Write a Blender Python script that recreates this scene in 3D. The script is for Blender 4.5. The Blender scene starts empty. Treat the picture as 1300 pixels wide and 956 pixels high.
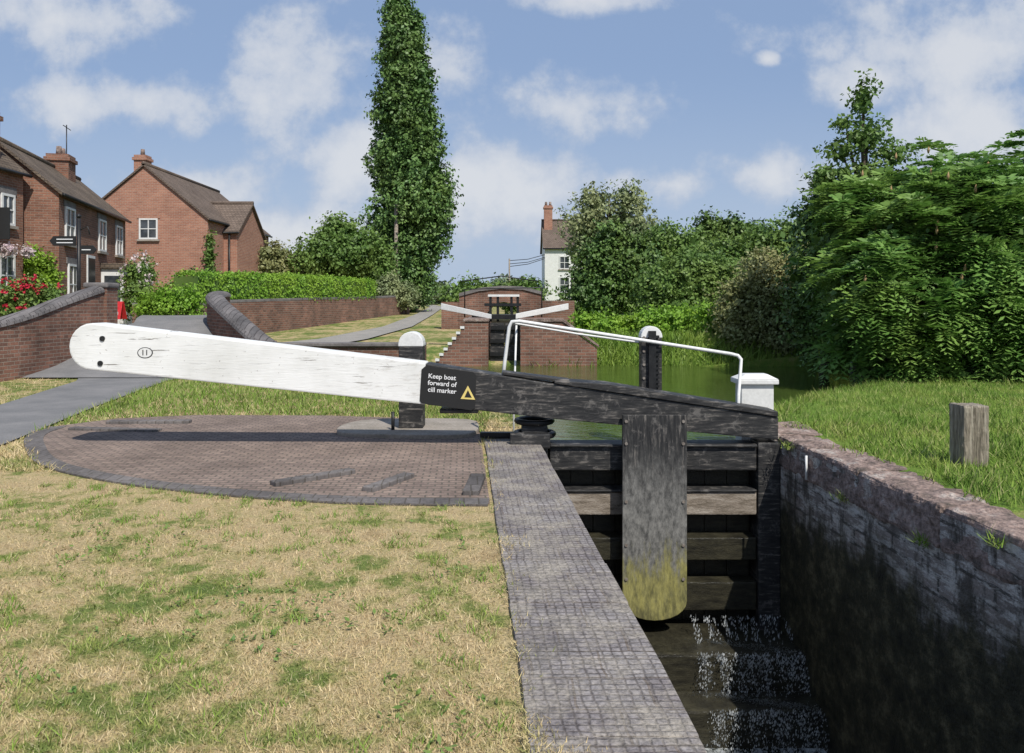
import bpy, math, random
import numpy as np
from mathutils import Vector
random.seed(5)
RNG=np.random.default_rng(11)
scn=bpy.context.scene
scn.view_settings.view_transform='Standard'
scn.view_settings.look='None'
scn.view_settings.exposure=0
COL=scn.collection

# ------------------------------------------------------------ node helpers
def nd(nt,t,props=None,ins=None):
    n=nt.nodes.new(t)
    for k,v in (props or {}).items(): setattr(n,k,v)
    for k,v in (ins or {}).items():
        if isinstance(v,bpy.types.NodeSocket): nt.links.new(v,n.inputs[k])
        else: n.inputs[k].default_value=v
    return n
def c4(c): return (c[0],c[1],c[2],1.0)
def ma(nt,op,a,b=0.0,clamp=False):
    return nd(nt,'ShaderNodeMath',{'operation':op,'use_clamp':clamp},{0:a,1:b}).outputs[0]
def mixc(nt,f,a,b,mode='MIX'):
    n=nd(nt,'ShaderNodeMix',{'data_type':'RGBA','blend_type':mode},{0:f})
    for i,v in ((6,a),(7,b)):
        if isinstance(v,bpy.types.NodeSocket): nt.links.new(v,n.inputs[i])
        else: n.inputs[i].default_value=c4(v)
    return n.outputs[2]
def ramp(nt,f,stops):
    n=nd(nt,'ShaderNodeValToRGB',None,{0:f})
    cr=n.color_ramp
    while len(cr.elements)<len(stops): cr.elements.new(0.5)
    for e,(p,c) in zip(cr.elements,stops):
        e.position=p; e.color=c4(c) if not isinstance(c,(int,float)) else (c,c,c,1)
    return n.outputs[0]
def smooth(nt,x,a,b):
    n=nd(nt,'ShaderNodeMapRange',{'interpolation_type':'SMOOTHSTEP'},{0:x,1:a,2:b,3:0.0,4:1.0})
    return n.outputs[0]
def pos(nt,stretch=(1,1,1)):
    g=nd(nt,'ShaderNodeNewGeometry')
    m=nd(nt,'ShaderNodeVectorMath',{'operation':'MULTIPLY'},{0:g.outputs['Position'],1:stretch})
    return m.outputs[0]
def noise(nt,v,s,d=4,r=0.6):
    return nd(nt,'ShaderNodeTexNoise',None,{'Vector':v,'Scale':s,'Detail':d,'Roughness':r}).outputs[0]
def sepz(nt):
    g=nd(nt,'ShaderNodeNewGeometry')
    return nd(nt,'ShaderNodeSeparateXYZ',None,{0:g.outputs['Position']}).outputs
def newmat(name,rough=0.8,spec=0.3):
    m=bpy.data.materials.new(name); m.use_nodes=True
    nt=m.node_tree; b=nt.nodes['Principled BSDF']
    b.inputs['Roughness'].default_value=rough
    b.inputs['Specular IOR Level'].default_value=spec
    return m,nt,b
def bump(nt,b,h,strength=0.5,dist=0.01):
    n=nd(nt,'ShaderNodeBump',None,{'Height':h,'Strength':strength,'Distance':dist})
    nt.links.new(n.outputs[0],b.inputs['Normal'])
def gmat(name,stops,scale=3,rough=0.8,bs=40,bstr=0.4,bd=0.005,stretch=(1,1,1),spec=0.3,fine=0.35):
    m,nt,b=newmat(name,rough,spec)
    p=pos(nt,stretch)
    c=ramp(nt,noise(nt,p,scale,5,0.65),stops)
    f=noise(nt,p,bs,3)
    c=mixc(nt,1.0,c,ramp(nt,f,[(0.3,1-fine),(0.7,1.0)]),'MULTIPLY')
    nt.links.new(c,b.inputs['Base Color'])
    bump(nt,b,f,bstr,bd)
    return m
def brickmat(name,c1,c2,mortar,bw=0.225,rh=0.075,ms=0.008,stain=(0.5,1.0),wet=None,rough=0.9,bd=0.01,sq=0.5,wob=0.0):
    m,nt,b=newmat(name,rough,0.2)
    uv=nd(nt,'ShaderNodeTexCoord').outputs['UV']
    if wob>0:
        w_=nd(nt,'ShaderNodeTexNoise',None,{'Vector':uv,'Scale':6.0,'Detail':3.0}).outputs[1]
        uv=nd(nt,'ShaderNodeVectorMath',{'operation':'MULTIPLY_ADD'},{0:w_,1:(wob,wob,0),2:uv}).outputs[0]
    n1=noise(nt,pos(nt),1.3,5)
    t=nd(nt,'ShaderNodeTexBrick',{'offset':sq},{'Vector':uv,'Color1':c4(c1),'Color2':c4(c2),'Mortar':c4(mortar),'Scale':1.0,
        'Mortar Size':ms,'Mortar Smooth':0.2,'Bias':0.0,'Brick Width':bw,'Row Height':rh})
    c=mixc(nt,1.0,t.outputs[0],ramp(nt,n1,[(0.3,stain[0]),(0.65,stain[1])]),'MULTIPLY')
    fn=noise(nt,pos(nt),35,3)
    c=mixc(nt,1.0,c,ramp(nt,fn,[(0.3,0.65),(0.7,1.0)]),'MULTIPLY')
    nt.links.new(c,b.inputs['Base Color'])
    h=ma(nt,'SUBTRACT',ma(nt,'MULTIPLY',fn,0.5),t.outputs[1])
    bump(nt,b,h,0.6,bd)
    return m

# ------------------------------------------------------------ mesh helpers
def empty(name,loc=(0,0,0)):
    e=bpy.data.objects.new(name,None); COL.objects.link(e); e.empty_display_size=0.2
    return e
def uvbox(me):
    uvl=me.uv_layers.new(name='UVMap')
    n=len(me.loops)
    vi=np.empty(n,dtype=np.int32); me.loops.foreach_get('vertex_index',vi)
    co=np.empty(len(me.vertices)*3); me.vertices.foreach_get('co',co); co=co.reshape(-1,3)[vi]
    pn=np.empty(len(me.polygons)*3); me.polygons.foreach_get('normal',pn); pn=pn.reshape(-1,3)
    lt=np.empty(len(me.polygons),dtype=np.int32); me.polygons.foreach_get('loop_total',lt)
    nn=np.repeat(pn,lt,axis=0)
    vert=np.abs(nn[:,2])<0.8
    t=np.stack([-nn[:,1],nn[:,0]],1); l=np.linalg.norm(t,axis=1)+1e-9; t/=l[:,None]
    u=np.where(vert,co[:,0]*t[:,0]+co[:,1]*t[:,1],co[:,0]+0.061*co[:,1])
    v=np.where(vert,co[:,2],co[:,1])
    uvl.data.foreach_set('uv',np.stack([u,v],1).astype(np.float32).ravel())
def mk(name,verts,faces,mat,parent=None,bevel=0,smoothf=False):
    me=bpy.data.meshes.new(name); me.from_pydata([tuple(v) for v in verts],[],faces)
    me.validate(); me.update()
    import bmesh
    bm=bmesh.new(); bm.from_mesh(me); bmesh.ops.recalc_face_normals(bm,faces=bm.faces)
    if bevel>0:
        es=[e for e in bm.edges if len(e.link_faces)==2 and e.calc_face_angle(0)>0.5]
        bmesh.ops.bevel(bm,geom=es,offset=bevel,segments=2,affect='EDGES',profile=0.6)
    bm.to_mesh(me); bm.free(); me.update()
    uvbox(me)
    if smoothf:
        for p in me.polygons: p.use_smooth=True
    o=bpy.data.objects.new(name,me); COL.objects.link(o)
    for mm in (mat if isinstance(mat,(list,tuple)) else [mat]): me.materials.append(mm)
    if parent: o.parent=parent
    return o
def box(name,x0,x1,y0,y1,z0,z1,mat,parent=None,bevel=0.0,rot=0.0):
    cx,cy=(x0+x1)/2,(y0+y1)/2
    vs=[]
    for z in (z0,z1):
        for (x,y) in ((x0,y0),(x1,y0),(x1,y1),(x0,y1)):
            dx,dy=x-cx,y-cy
            vs.append((cx+dx*math.cos(rot)-dy*math.sin(rot),cy+dx*math.sin(rot)+dy*math.cos(rot),z))
    f=[(0,3,2,1),(4,5,6,7),(0,1,5,4),(1,2,6,5),(2,3,7,6),(3,0,4,7)]
    return mk(name,vs,f,mat,parent,bevel)
def hexa(name,p,mat,parent=None,bevel=0):
    """8 points: bottom ring 4, top ring 4"""
    return mk(name,p,[(0,3,2,1),(4,5,6,7),(0,1,5,4),(1,2,6,5),(2,3,7,6),(3,0,4,7)],mat,parent,bevel)
def prism_xz(name,poly,yf,thick,mat,parent=None,bevel=0):
    n=len(poly)
    vs=[(x,yf(x),z) for x,z in poly]+[(x,yf(x)+thick,z) for x,z in poly]
    f=[tuple(range(n)),tuple(range(2*n-1,n-1,-1))]+[(i,(i+1)%n,n+(i+1)%n,n+i) for i in range(n)]
    return mk(name,vs,f,mat,parent,bevel)
def slab(name,poly,z0,z1,mat,parent=None,bevel=0):
    n=len(poly)
    vs=[(x,y,z0) for x,y in poly]+[(x,y,z1) for x,y in poly]
    f=[tuple(range(n)),tuple(range(2*n-1,n-1,-1))]+[(i,(i+1)%n,n+(i+1)%n,n+i) for i in range(n)]
    return mk(name,vs,f,mat,parent,bevel)
def tube(name,pts,rad,mat,parent=None,seg=8):
    pts=[Vector(p) for p in pts]; n=len(pts)
    if not isinstance(rad,(list,tuple)): rad=[rad]*n
    vs=[];fs=[]
    prev=None
    for i,p in enumerate(pts):
        if i==0: d=pts[1]-p
        elif i==n-1: d=p-pts[i-1]
        else: d=(pts[i+1]-p).normalized()+(p-pts[i-1]).normalized()
        d.normalize()
        if prev is None:
            a=d.orthogonal().normalized()
        else:
            a=(prev-d*prev.dot(d)).normalized()
        prev=a; b=d.cross(a)
        for k in range(seg):
            t=2*math.pi*k/seg
            vs.append(p+(a*math.cos(t)+b*math.sin(t))*rad[i])
    for i in range(n-1):
        for k in range(seg):
            k2=(k+1)%seg
            fs.append((i*seg+k,i*seg+k2,(i+1)*seg+k2,(i+1)*seg+k))
    fs.append(tuple(range(seg))); fs.append(tuple(range((n-1)*seg,n*seg)))
    return mk(name,vs,fs,mat,parent,0,True)
def npmesh(name,V,k,mat,parent=None,smoothf=False):
    V=np.asarray(V,dtype=np.float32).reshape(-1,3); nf=len(V)//k
    me=bpy.data.meshes.new(name)
    me.vertices.add(len(V)); me.vertices.foreach_set('co',V.ravel())
    me.loops.add(len(V)); me.loops.foreach_set('vertex_index',np.arange(len(V),dtype=np.int32))
    me.polygons.add(nf); me.polygons.foreach_set('loop_start',np.arange(0,nf*k,k,dtype=np.int32))
    me.update(calc_edges=True)
    me.materials.append(mat)
    o=bpy.data.objects.new(name,me); COL.objects.link(o)
    if parent: o.parent=parent
    return o
def norm(a): return a/(np.linalg.norm(a,axis=1,keepdims=True)+1e-9)
def rhombi(P,Nn,size,asp=0.55):
    n=len(P)
    t=norm(np.cross(Nn,norm(RNG.normal(size=(n,3))))); b=np.cross(Nn,t)
    s=size[:,None]
    V=np.stack([P-t*s*0.5,P+b*s*asp*0.5,P+t*s*0.5,P-b*s*asp*0.5],1)
    return V.reshape(-1,3)
def leafcloud(lobes,ncl,per,crad,leaf,shell=(0.7,1.0),inner=0.25,asp=0.6,droop=0.4):
    L=np.array(lobes,dtype=float)
    w=(L[:,3]*L[:,4]+L[:,3]*L[:,5]+L[:,4]*L[:,5]); w/=w.sum()
    idx=RNG.choice(len(L),ncl,p=w)
    d=norm(RNG.normal(size=(ncl,3)))
    r=RNG.uniform(shell[0],shell[1],ncl)[:,None]
    out=RNG.uniform(0,1,ncl)<0.10
    r=np.where(out[:,None],r*RNG.uniform(1.05,1.22,ncl)[:,None],r)
    C=L[idx,:3]+d*r*L[idx,3:6]
    cs=RNG.uniform(0.5,1.4,ncl)
    P=np.repeat(C,per,axis=0)+RNG.normal(size=(ncl*per,3))*np.array([1,1,0.7])*crad*np.repeat(cs,per)[:,None]*0.6
    D=np.repeat(d,per,axis=0)
    Nn=norm(D*0.8+RNG.normal(size=D.shape)*0.7+np.array([0,0,droop]))
    V=[rhombi(P,Nn,leaf*RNG.uniform(0.6,1.4,len(P)),asp)]
    ni=int(ncl*per*inner)
    idx=RNG.choice(len(L),ni,p=w); d=norm(RNG.normal(size=(ni,3)))
    P=L[idx,:3]+d*(RNG.uniform(0,1,ni)**0.5*0.72)[:,None]*L[idx,3:6]
    V.append(rhombi(P,norm(RNG.normal(size=P.shape)),leaf*2.2*RNG.uniform(0.7,1.3,ni),0.8))
    return np.concatenate(V)
def leafmat(name,dark,mid,light,trans=0.25,ns=0.6,warm=None):
    m=bpy.data.materials.new(name); m.use_nodes=True; nt=m.node_tree
    out=nt.nodes['Material Output']; b=nt.nodes['Principled BSDF']
    g=nd(nt,'ShaderNodeNewGeometry')
    n1=noise(nt,pos(nt),ns,2,0.7)
    f=ma(nt,'ADD',ma(nt,'MULTIPLY',g.outputs['Random Per Island'],0.45),ma(nt,'MULTIPLY',ramp(nt,n1,[(0.3,0.0),(0.7,1.0)]),0.5))
    c=ramp(nt,f,[(0.1,dark),(0.45,mid),(0.85,light)])
    c=mixc(nt,ma(nt,'MULTIPLY',ramp(nt,noise(nt,pos(nt),ns*0.6+0.1,1),[(0.4,0.0),(0.65,1.0)]),0.4),c,warm or tuple((light[0]*1.15,light[1]*0.95,light[2]*0.8)))
    nt.links.new(c,b.inputs['Base Color'])
    b.inputs['Roughness'].default_value=0.5; b.inputs['Specular IOR Level'].default_value=0.3
    if trans>0:
        tr=nd(nt,'ShaderNodeBsdfTranslucent',None,{'Color':c})
        mx=nd(nt,'ShaderNodeMixShader',None,{0:trans,1:b.outputs[0],2:tr.outputs[0]})
        nt.links.new(mx.outputs[0],out.inputs[0])
    return m
def tree(name,base,lobes,ncl,per,crad,leaf,mat,trunk=0.15,limbs=True,**kw):
    e=empty(name)
    npmesh('crown',leafcloud(lobes,ncl,per,crad,leaf,**kw),4,mat,e)
    bx,by,bz=base
    ctr=np.mean(np.array(lobes)[:,:3],axis=0)
    topz=max(l[2] for l in lobes)
    tube('trunk',[(bx,by,bz-0.6),(bx*0.8+ctr[0]*0.2,by,(bz*2+ctr[2])/3),(ctr[0],ctr[1],ctr[2]),(ctr[0],ctr[1],topz)],[trunk,trunk*0.8,trunk*0.55,trunk*0.2],M_bark,e)
    if limbs:
        for i,l in enumerate(lobes[:8]):
            m=((bx+ctr[0])/2,(by+ctr[1])/2,bz+(ctr[2]-bz)*0.6)
            tube('limb_%d'%(i+1),[m,((m[0]+l[0])/2,(m[1]+l[1])/2,(m[2]+l[2])/2+0.1),(l[0],l[1],l[2]+l[5]*0.5)],[trunk*0.5,trunk*0.35,trunk*0.1],M_bark,e,6)
    return e
def bush(name,lobes,ncl,per,crad,leaf,mat,**kw):
    e=empty(name)
    npmesh('foliage',leafcloud(lobes,ncl,per,crad,leaf,**kw),4,mat,e)
    for i,l in enumerate(lobes[:5]):
        z0=l[2]-l[5]
        tube('stem_%d'%(i+1),[(l[0],l[1],z0-0.4),(l[0]+0.05,l[1],l[2]),(l[0]-0.05,l[1]+0.05,l[2]+l[5]*0.6)],[0.05,0.035,0.01],M_bark,e,6)
    return e
def inpoly(px,py,poly):
    r=np.zeros(len(px),bool); n=len(poly)
    for i in range(n):
        x1,y1=poly[i]; x2,y2=poly[(i+1)%n]
        c=((y1>py)!=(y2>py))&(px<(x2-x1)*(py-y1)/(y2-y1+1e-12)+x1)
        r^=c
    return r
def blades(name,X,Y,Z,h0,h1,w,mat,lean=0.7,parent=None):
    n=len(X); a=RNG.uniform(0,2*math.pi,n); h=RNG.uniform(h0,h1,n); ww=w*RNG.uniform(0.6,1.4,n)
    P=np.stack([X,Y,Z],1)
    s=np.stack([np.cos(a),np.sin(a),np.zeros(n)],1)*ww[:,None]*0.5
    b=RNG.uniform(0,2*math.pi,n); ln=RNG.uniform(0.1,lean,n)*h*1.4
    T=P+np.stack([np.cos(b)*ln,np.sin(b)*ln,h*np.sqrt(np.clip(1-(ln/h)**2*0.3,0.15,1))],1)
    V=np.stack([P-s,P+s,T],1).reshape(-1,3)
    return npmesh(name,V,3,mat,parent)
def catmull(P,n=6,closed=False):
    out=[];N_=len(P)
    rng=range(N_) if closed else range(N_-1)
    for i in rng:
        p0=P[(i-1)%N_] if closed or i>0 else P[0]; p1=P[i]; p2=P[(i+1)%N_]; p3=P[(i+2)%N_] if closed or i+2<N_ else P[-1]
        for k in range(n):
            t=k/n
            out.append(tuple(0.5*((2*b)+(-a+c)*t+(2*a-5*b+4*c-d)*t*t+(-a+3*b-3*c+d)*t**3) for a,b,c,d in zip(p0,p1,p2,p3)))
    if not closed: out.append(tuple(P[-1]))
    return out

# ------------------------------------------------------------ materials
M_bark=gmat('bark',[(0.3,(0.05,0.04,0.03)),(0.7,(0.13,0.1,0.07))],6,0.9,30,0.6,0.02,(1,1,0.2))
def grassmat(name,kind,rnd=False):
    m,nt,b=newmat(name,0.9,0.1)
    p=pos(nt)
    n1=noise(nt,p,0.9,3,0.6); n2=noise(nt,p,4.2,4,0.75)
    f=ma(nt,'ADD',ma(nt,'MULTIPLY',n1,0.45),ma(nt,'MULTIPLY',n2,0.55))
    if kind=='dry':
        xyz=sepz(nt)
        far=smooth(nt,xyz[1],7.0,10.5)
        f=ma(nt,'ADD',f,ma(nt,'MULTIPLY',far,0.05))
        c=ramp(nt,f,[(0.36,(0.46,0.34,0.18)),(0.43,(0.62,0.48,0.27)),(0.50,(0.56,0.45,0.235)),(0.54,(0.40,0.36,0.15)),(0.575,(0.23,0.275,0.08)),(0.66,(0.13,0.20,0.05))])
    else:
        c=ramp(nt,f,[(0.3,(0.10,0.18,0.03)),(0.46,(0.16,0.27,0.045)),(0.54,(0.22,0.32,0.06)),(0.6,(0.30,0.35,0.09)),(0.7,(0.42,0.38,0.17))])
    if rnd:
        g=nd(nt,'ShaderNodeNewGeometry')
        c=mixc(nt,1.0,c,ramp(nt,g.outputs['Random Per Island'],[(0,0.68),(1,1.0)]),'MULTIPLY')
        r2=ma(nt,'FRACT',ma(nt,'MULTIPLY',g.outputs['Random Per Island'],17.3))
        c=mixc(nt,ma(nt,'MULTIPLY',ma(nt,'GREATER_THAN',r2,0.82),0.55),c,(0.68,0.56,0.36) if kind=='dry' else (0.5,0.46,0.22))
        c=mixc(nt,ma(nt,'MULTIPLY',ma(nt,'LESS_THAN',r2,0.13),0.6),c,(0.13,0.17,0.05))
    else:
        c=mixc(nt,1.0,c,ramp(nt,noise(nt,p,60,3),[(0.3,0.5),(0.65,0.85)]),'MULTIPLY')
    nt.links.new(c,b.inputs['Base Color'])
    if not rnd: bump(nt,b,noise(nt,p,50,4),0.8,0.03)
    return m
M_dry=grassmat('dry_lawn','dry'); M_green=grassmat('green_lawn','green')
M_dryb=grassmat('dry_blades','dry',True); M_greenb=grassmat('green_blades','green',True)
M_reed=leafmat('bank_grass',(0.12,0.2,0.03),(0.2,0.33,0.05),(0.32,0.42,0.1),0.3)
M_asph=gmat('asphalt',[(0.3,(0.17,0.17,0.17)),(0.7,(0.26,0.25,0.245))],1.5,0.95,90,0.5,0.006)
M_pathfar=gmat('path_gravel',[(0.3,(0.26,0.25,0.23)),(0.7,(0.38,0.35,0.31))],1.5,0.95,60,0.4,0.006)
M_brick=brickmat('canal_brick',(0.34,0.17,0.12),(0.19,0.105,0.08),(0.33,0.27,0.22),stain=(0.55,1.0))
M_brickhouse=brickmat('house_brick',(0.52,0.25,0.165),(0.41,0.18,0.12),(0.50,0.40,0.33),stain=(0.8,1.0))
M_brickcot=brickmat('cottage_brick',(0.37,0.175,0.115),(0.24,0.115,0.08),(0.36,0.28,0.22),stain=(0.65,1.0))
M_paver=brickmat('paver_brick',(0.36,0.27,0.22),(0.26,0.195,0.165),(0.17,0.145,0.12),0.115,0.072,0.008,stain=(0.65,1.0),sq=0.5,wob=0.02)
M_blue=gmat('blue_brick_coping',[(0.3,(0.13,0.12,0.12)),(0.7,(0.25,0.23,0.22))],3,0.8,30,0.4,0.008)
M_kerb=brickmat('kerb_blue_brick',(0.22,0.20,0.19),(0.17,0.155,0.15),(0.13,0.115,0.10),0.11,0.3,0.006)
def mcoping():
    m,nt,b=newmat('chequered_blue_brick',0.9,0.2)
    uv=nd(nt,'ShaderNodeTexCoord').outputs['UV']
    wob=nd(nt,'ShaderNodeTexNoise',None,{'Vector':uv,'Scale':7.0,'Detail':4.0}).outputs[1]
    uv=nd(nt,'ShaderNodeVectorMath',{'operation':'MULTIPLY_ADD'},{0:wob,1:(0.035,0.035,0),2:uv}).outputs[0]
    t=nd(nt,'ShaderNodeTexBrick',{'offset':0.0},{'Vector':uv,'Color1':c4((0.37,0.34,0.325)),'Color2':c4((0.28,0.26,0.255)),'Mortar':c4((0.17,0.15,0.14)),'Scale':1.0,'Mortar Size':0.008,'Mortar Smooth':1.0,'Brick Width':0.046,'Row Height':0.042})
    t2=nd(nt,'ShaderNodeTexBrick',{'offset':0.5},{'Vector':uv,'Color1':c4((1,1,1)),'Color2':c4((0.68,0.655,0.68)),'Mortar':c4((0.62,0.56,0.5)),'Scale':1.0,'Mortar Size':0.005,'Brick Width':0.29,'Row Height':0.24})
    c=mixc(nt,1.0,t.outputs[0],t2.outputs[0],'MULTIPLY')
    n1=noise(nt,pos(nt),3.2,6,0.75)
    c=mixc(nt,ramp(nt,n1,[(0.44,0.0),(0.60,0.85)]),c,(0.38,0.34,0.285))
    n3=noise(nt,pos(nt),2.3,5,0.75)
    c=mixc(nt,ramp(nt,n3,[(0.52,0.0),(0.68,0.65)]),c,(0.13,0.12,0.115))
    c=mixc(nt,1.0,c,ramp(nt,noise(nt,pos(nt),50,4,0.75),[(0.32,0.4),(0.62,1.0)]),'MULTIPLY')
    nt.links.new(c,b.inputs['Base Color'])
    bump(nt,b,ma(nt,'ADD',ma(nt,'MULTIPLY',ma(nt,'ADD',t.outputs[1],t2.outputs[1]),-0.5),noise(nt,pos(nt),30,4)),0.7,0.009)
    return m
M_cop=mcoping()
def mlock():
    m,nt,b=newmat('lock_wall_masonry',0.7,0.35)
    uv=nd(nt,'ShaderNodeTexCoord').outputs['UV']
    wob=nd(nt,'ShaderNodeTexNoise',None,{'Vector':uv,'Scale':3.0,'Detail':4.0}).outputs[1]
    uv=nd(nt,'ShaderNodeVectorMath',{'operation':'MULTIPLY_ADD'},{0:wob,1:(0.06,0.05,0),2:uv}).outputs[0]
    t=nd(nt,'ShaderNodeTexBrick',None,{'Vector':uv,'Color1':c4((0.34,0.29,0.26)),'Color2':c4((0.20,0.175,0.16)),'Mortar':c4((0.10,0.09,0.08)),'Scale':1.0,'Mortar Size':0.013,'Brick Width':0.40,'Row Height':0.135})
    z=sepz(nt)[2]
    n1=noise(nt,pos(nt,(1,1,0.5)),2.2,5,0.7)
    zz=ma(nt,'ADD',z,ma(nt,'MULTIPLY',ma(nt,'SUBTRACT',n1,0.5),1.2))
    wet=smooth(nt,zz,-0.40,-0.75)
    li=ramp(nt,noise(nt,pos(nt,(1,1,4.0)),3.2,6,0.8),[(0.47,0.0),(0.56,0.85)])
    c=mixc(nt,li,t.outputs[0],(0.64,0.60,0.55))
    dk=ramp(nt,noise(nt,pos(nt,(1,1,0.4)),4.5,5,0.75),[(0.5,0.0),(0.62,0.85)])
    c=mixc(nt,dk,c,(0.06,0.052,0.042))
    low=ramp(nt,noise(nt,pos(nt),5,6,0.78),[(0.35,(0.014,0.014,0.009)),(0.52,(0.05,0.047,0.026)),(0.66,(0.15,0.13,0.075))])
    c=mixc(nt,wet,c,low)
    nt.links.new(c,b.inputs['Base Color'])
    bump(nt,b,ma(nt,'SUBTRACT',ma(nt,'MULTIPLY',noise(nt,pos(nt),14,5,0.7),1.6),t.outputs[1]),0.9,0.03)
    return m
M_lock=mlock()
M_stone=gmat('sandstone_coping',[(0.34,(0.12,0.10,0.085)),(0.44,(0.27,0.20,0.17)),(0.55,(0.38,0.28,0.24)),(0.66,(0.50,0.44,0.39))],5.0,0.95,28,1.0,0.025,fine=0.6)
M_slab=gmat('stone_slab',[(0.3,(0.26,0.23,0.19)),(0.7,(0.42,0.37,0.32))],3.0,0.9,35,0.6,0.01)
def mwhite():
    m,nt,b=newmat('weathered_white_paint',0.55,0.4)
    base=ramp(nt,noise(nt,pos(nt),2.2,5),[(0.3,(0.64,0.64,0.61)),(0.6,(0.76,0.76,0.74))])
    cr=noise(nt,pos(nt,(0.7,0.7,14)),3.0,4,0.65)
    crack=ramp(nt,cr,[(0.36,1.0),(0.38,0.0)])
    msk=ramp(nt,noise(nt,pos(nt),1.7,3),[(0.45,0.1),(0.6,1.0)])
    c=mixc(nt,ma(nt,'MULTIPLY',crack,msk),base,(0.16,0.14,0.12))
    spk=ramp(nt,noise(nt,pos(nt),28,3),[(0.28,1.0),(0.32,0.0)])
    c=mixc(nt,ma(nt,'MULTIPLY',spk,0.7),c,(0.3,0.28,0.25))
    x=sepz(nt)[0]
    gr=ma(nt,'MULTIPLY',smooth(nt,x,-2.2,-0.9),ramp(nt,noise(nt,pos(nt,(1,1,5)),6,5,0.75),[(0.52,0.0),(0.66,0.6)]))
    c=mixc(nt,gr,c,(0.36,0.33,0.29))
    nt.links.new(c,b.inputs['Base Color'])
    bump(nt,b,ma(nt,'SUBTRACT',noise(nt,pos(nt,(1,1,10)),6,4),crack),0.4,0.006)
    return m
M_white=mwhite()
M_whitep=gmat('white_paint',[(0.3,(0.66,0.66,0.64)),(0.7,(0.78,0.78,0.76))],5,0.5,30,0.15,0.003,fine=0.15)
def mblack(name,algae=False):
    m,nt,b=newmat(name,0.55,0.35)
    g=noise(nt,pos(nt,(1.2,1.2,9) if not algae else (9,9,1.0)),4,5,0.7)
    c=ramp(nt,g,[(0.4,(0.016,0.016,0.017)),(0.56,(0.038,0.037,0.036)),(0.66,(0.16,0.145,0.13))])
    sc=ramp(nt,noise(nt,pos(nt),7,5,0.75),[(0.56,0.0),(0.66,0.75)])
    c=mixc(nt,sc,c,(0.15,0.14,0.13))
    if algae:
        z=sepz(nt)[2]
        zz=ma(nt,'ADD',z,ma(nt,'MULTIPLY',ma(nt,'SUBTRACT',noise(nt,pos(nt,(5,5,1.2)),2.0,6,0.75),0.5),1.3))
        gg=ramp(nt,noise(nt,pos(nt,(4,4,2)),5,6,0.75),[(0.35,(0.06,0.06,0.058)),(0.65,(0.24,0.235,0.22))])
        c=mixc(nt,smooth(nt,zz,0.1,-0.7),c,gg)
        yl=ramp(nt,noise(nt,pos(nt,(5,5,1.5)),5,5,0.75),[(0.35,(0.11,0.105,0.035)),(0.65,(0.36,0.33,0.10))])
        c=mixc(nt,ma(nt,'MULTIPLY',smooth(nt,zz,-1.0,-1.35),0.85),c,yl)
        c=mixc(nt,ma(nt,'MULTIPLY',smooth(nt,zz,-1.55,-1.8),0.7),c,(0.08,0.075,0.035))
    nt.links.new(c,b.inputs['Base Color'])
    bump(nt,b,g,0.5,0.008)
    return m
M_black=mblack('weathered_black_paint'); M_board=mblack('paddle_board_paint',True)
M_iron=gmat('black_iron',[(0.3,(0.012,0.012,0.013)),(0.7,(0.03,0.03,0.03))],8,0.4,60,0.3,0.003)
M_bolt=gmat('bolt_steel',[(0.3,(0.15,0.12,0.1)),(0.7,(0.3,0.27,0.24))],20,0.5,60,0.2,0.002)
M_greywood=gmat('weathered_wood',[(0.3,(0.14,0.115,0.085)),(0.5,(0.30,0.25,0.2)),(0.7,(0.45,0.40,0.34))],5,0.9,40,0.7,0.01,(1,1,5))
M_post=gmat('bollard_wood',[(0.32,(0.20,0.17,0.125)),(0.5,(0.36,0.31,0.24)),(0.66,(0.50,0.45,0.36))],4,0.9,12,0.9,0.02,(7,7,0.5),fine=0.65)
M_wetwood=gmat('wet_gate_timber',[(0.3,(0.014,0.013,0.010)),(0.7,(0.06,0.055,0.035))],5,0.35,30,0.5,0.01,(1,1,4))
M_roof=brickmat('roof_tiles',(0.22,0.17,0.125),(0.165,0.125,0.095),(0.08,0.065,0.055),0.17,0.1,0.01,stain=(0.6,1.0))
M_rooflight=brickmat('roof_tiles_brown',(0.23,0.175,0.14),(0.185,0.14,0.11),(0.09,0.07,0.06),0.17,0.1,0.01,stain=(0.7,1.0))
def mglass():
    m,nt,b=newmat('window_glass',0.08,0.6)
    c=ramp(nt,noise(nt,pos(nt),1.5,3),[(0.35,(0.02,0.025,0.03)),(0.65,(0.09,0.10,0.11))])
    nt.links.new(c,b.inputs['Base Color']); return m
M_glass=mglass()
M_red=gmat('red_sign',[(0.3,(0.55,0.02,0.03)),(0.7,(0.65,0.04,0.04))],8,0.5,30,0.1,0.002)
def mflat(name,c,r=0.6):
    return gmat(name,[(0.3,tuple(x*0.9 for x in c)),(0.7,c)],9,r,50,0.1,0.002,fine=0.1)
M_ink=mflat('black_lettering',(0.02,0.02,0.02)); M_wlet=mflat('white_lettering',(0.8,0.8,0.8)); M_yel=mflat('warning_yellow',(0.75,0.6,0.2))

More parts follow.
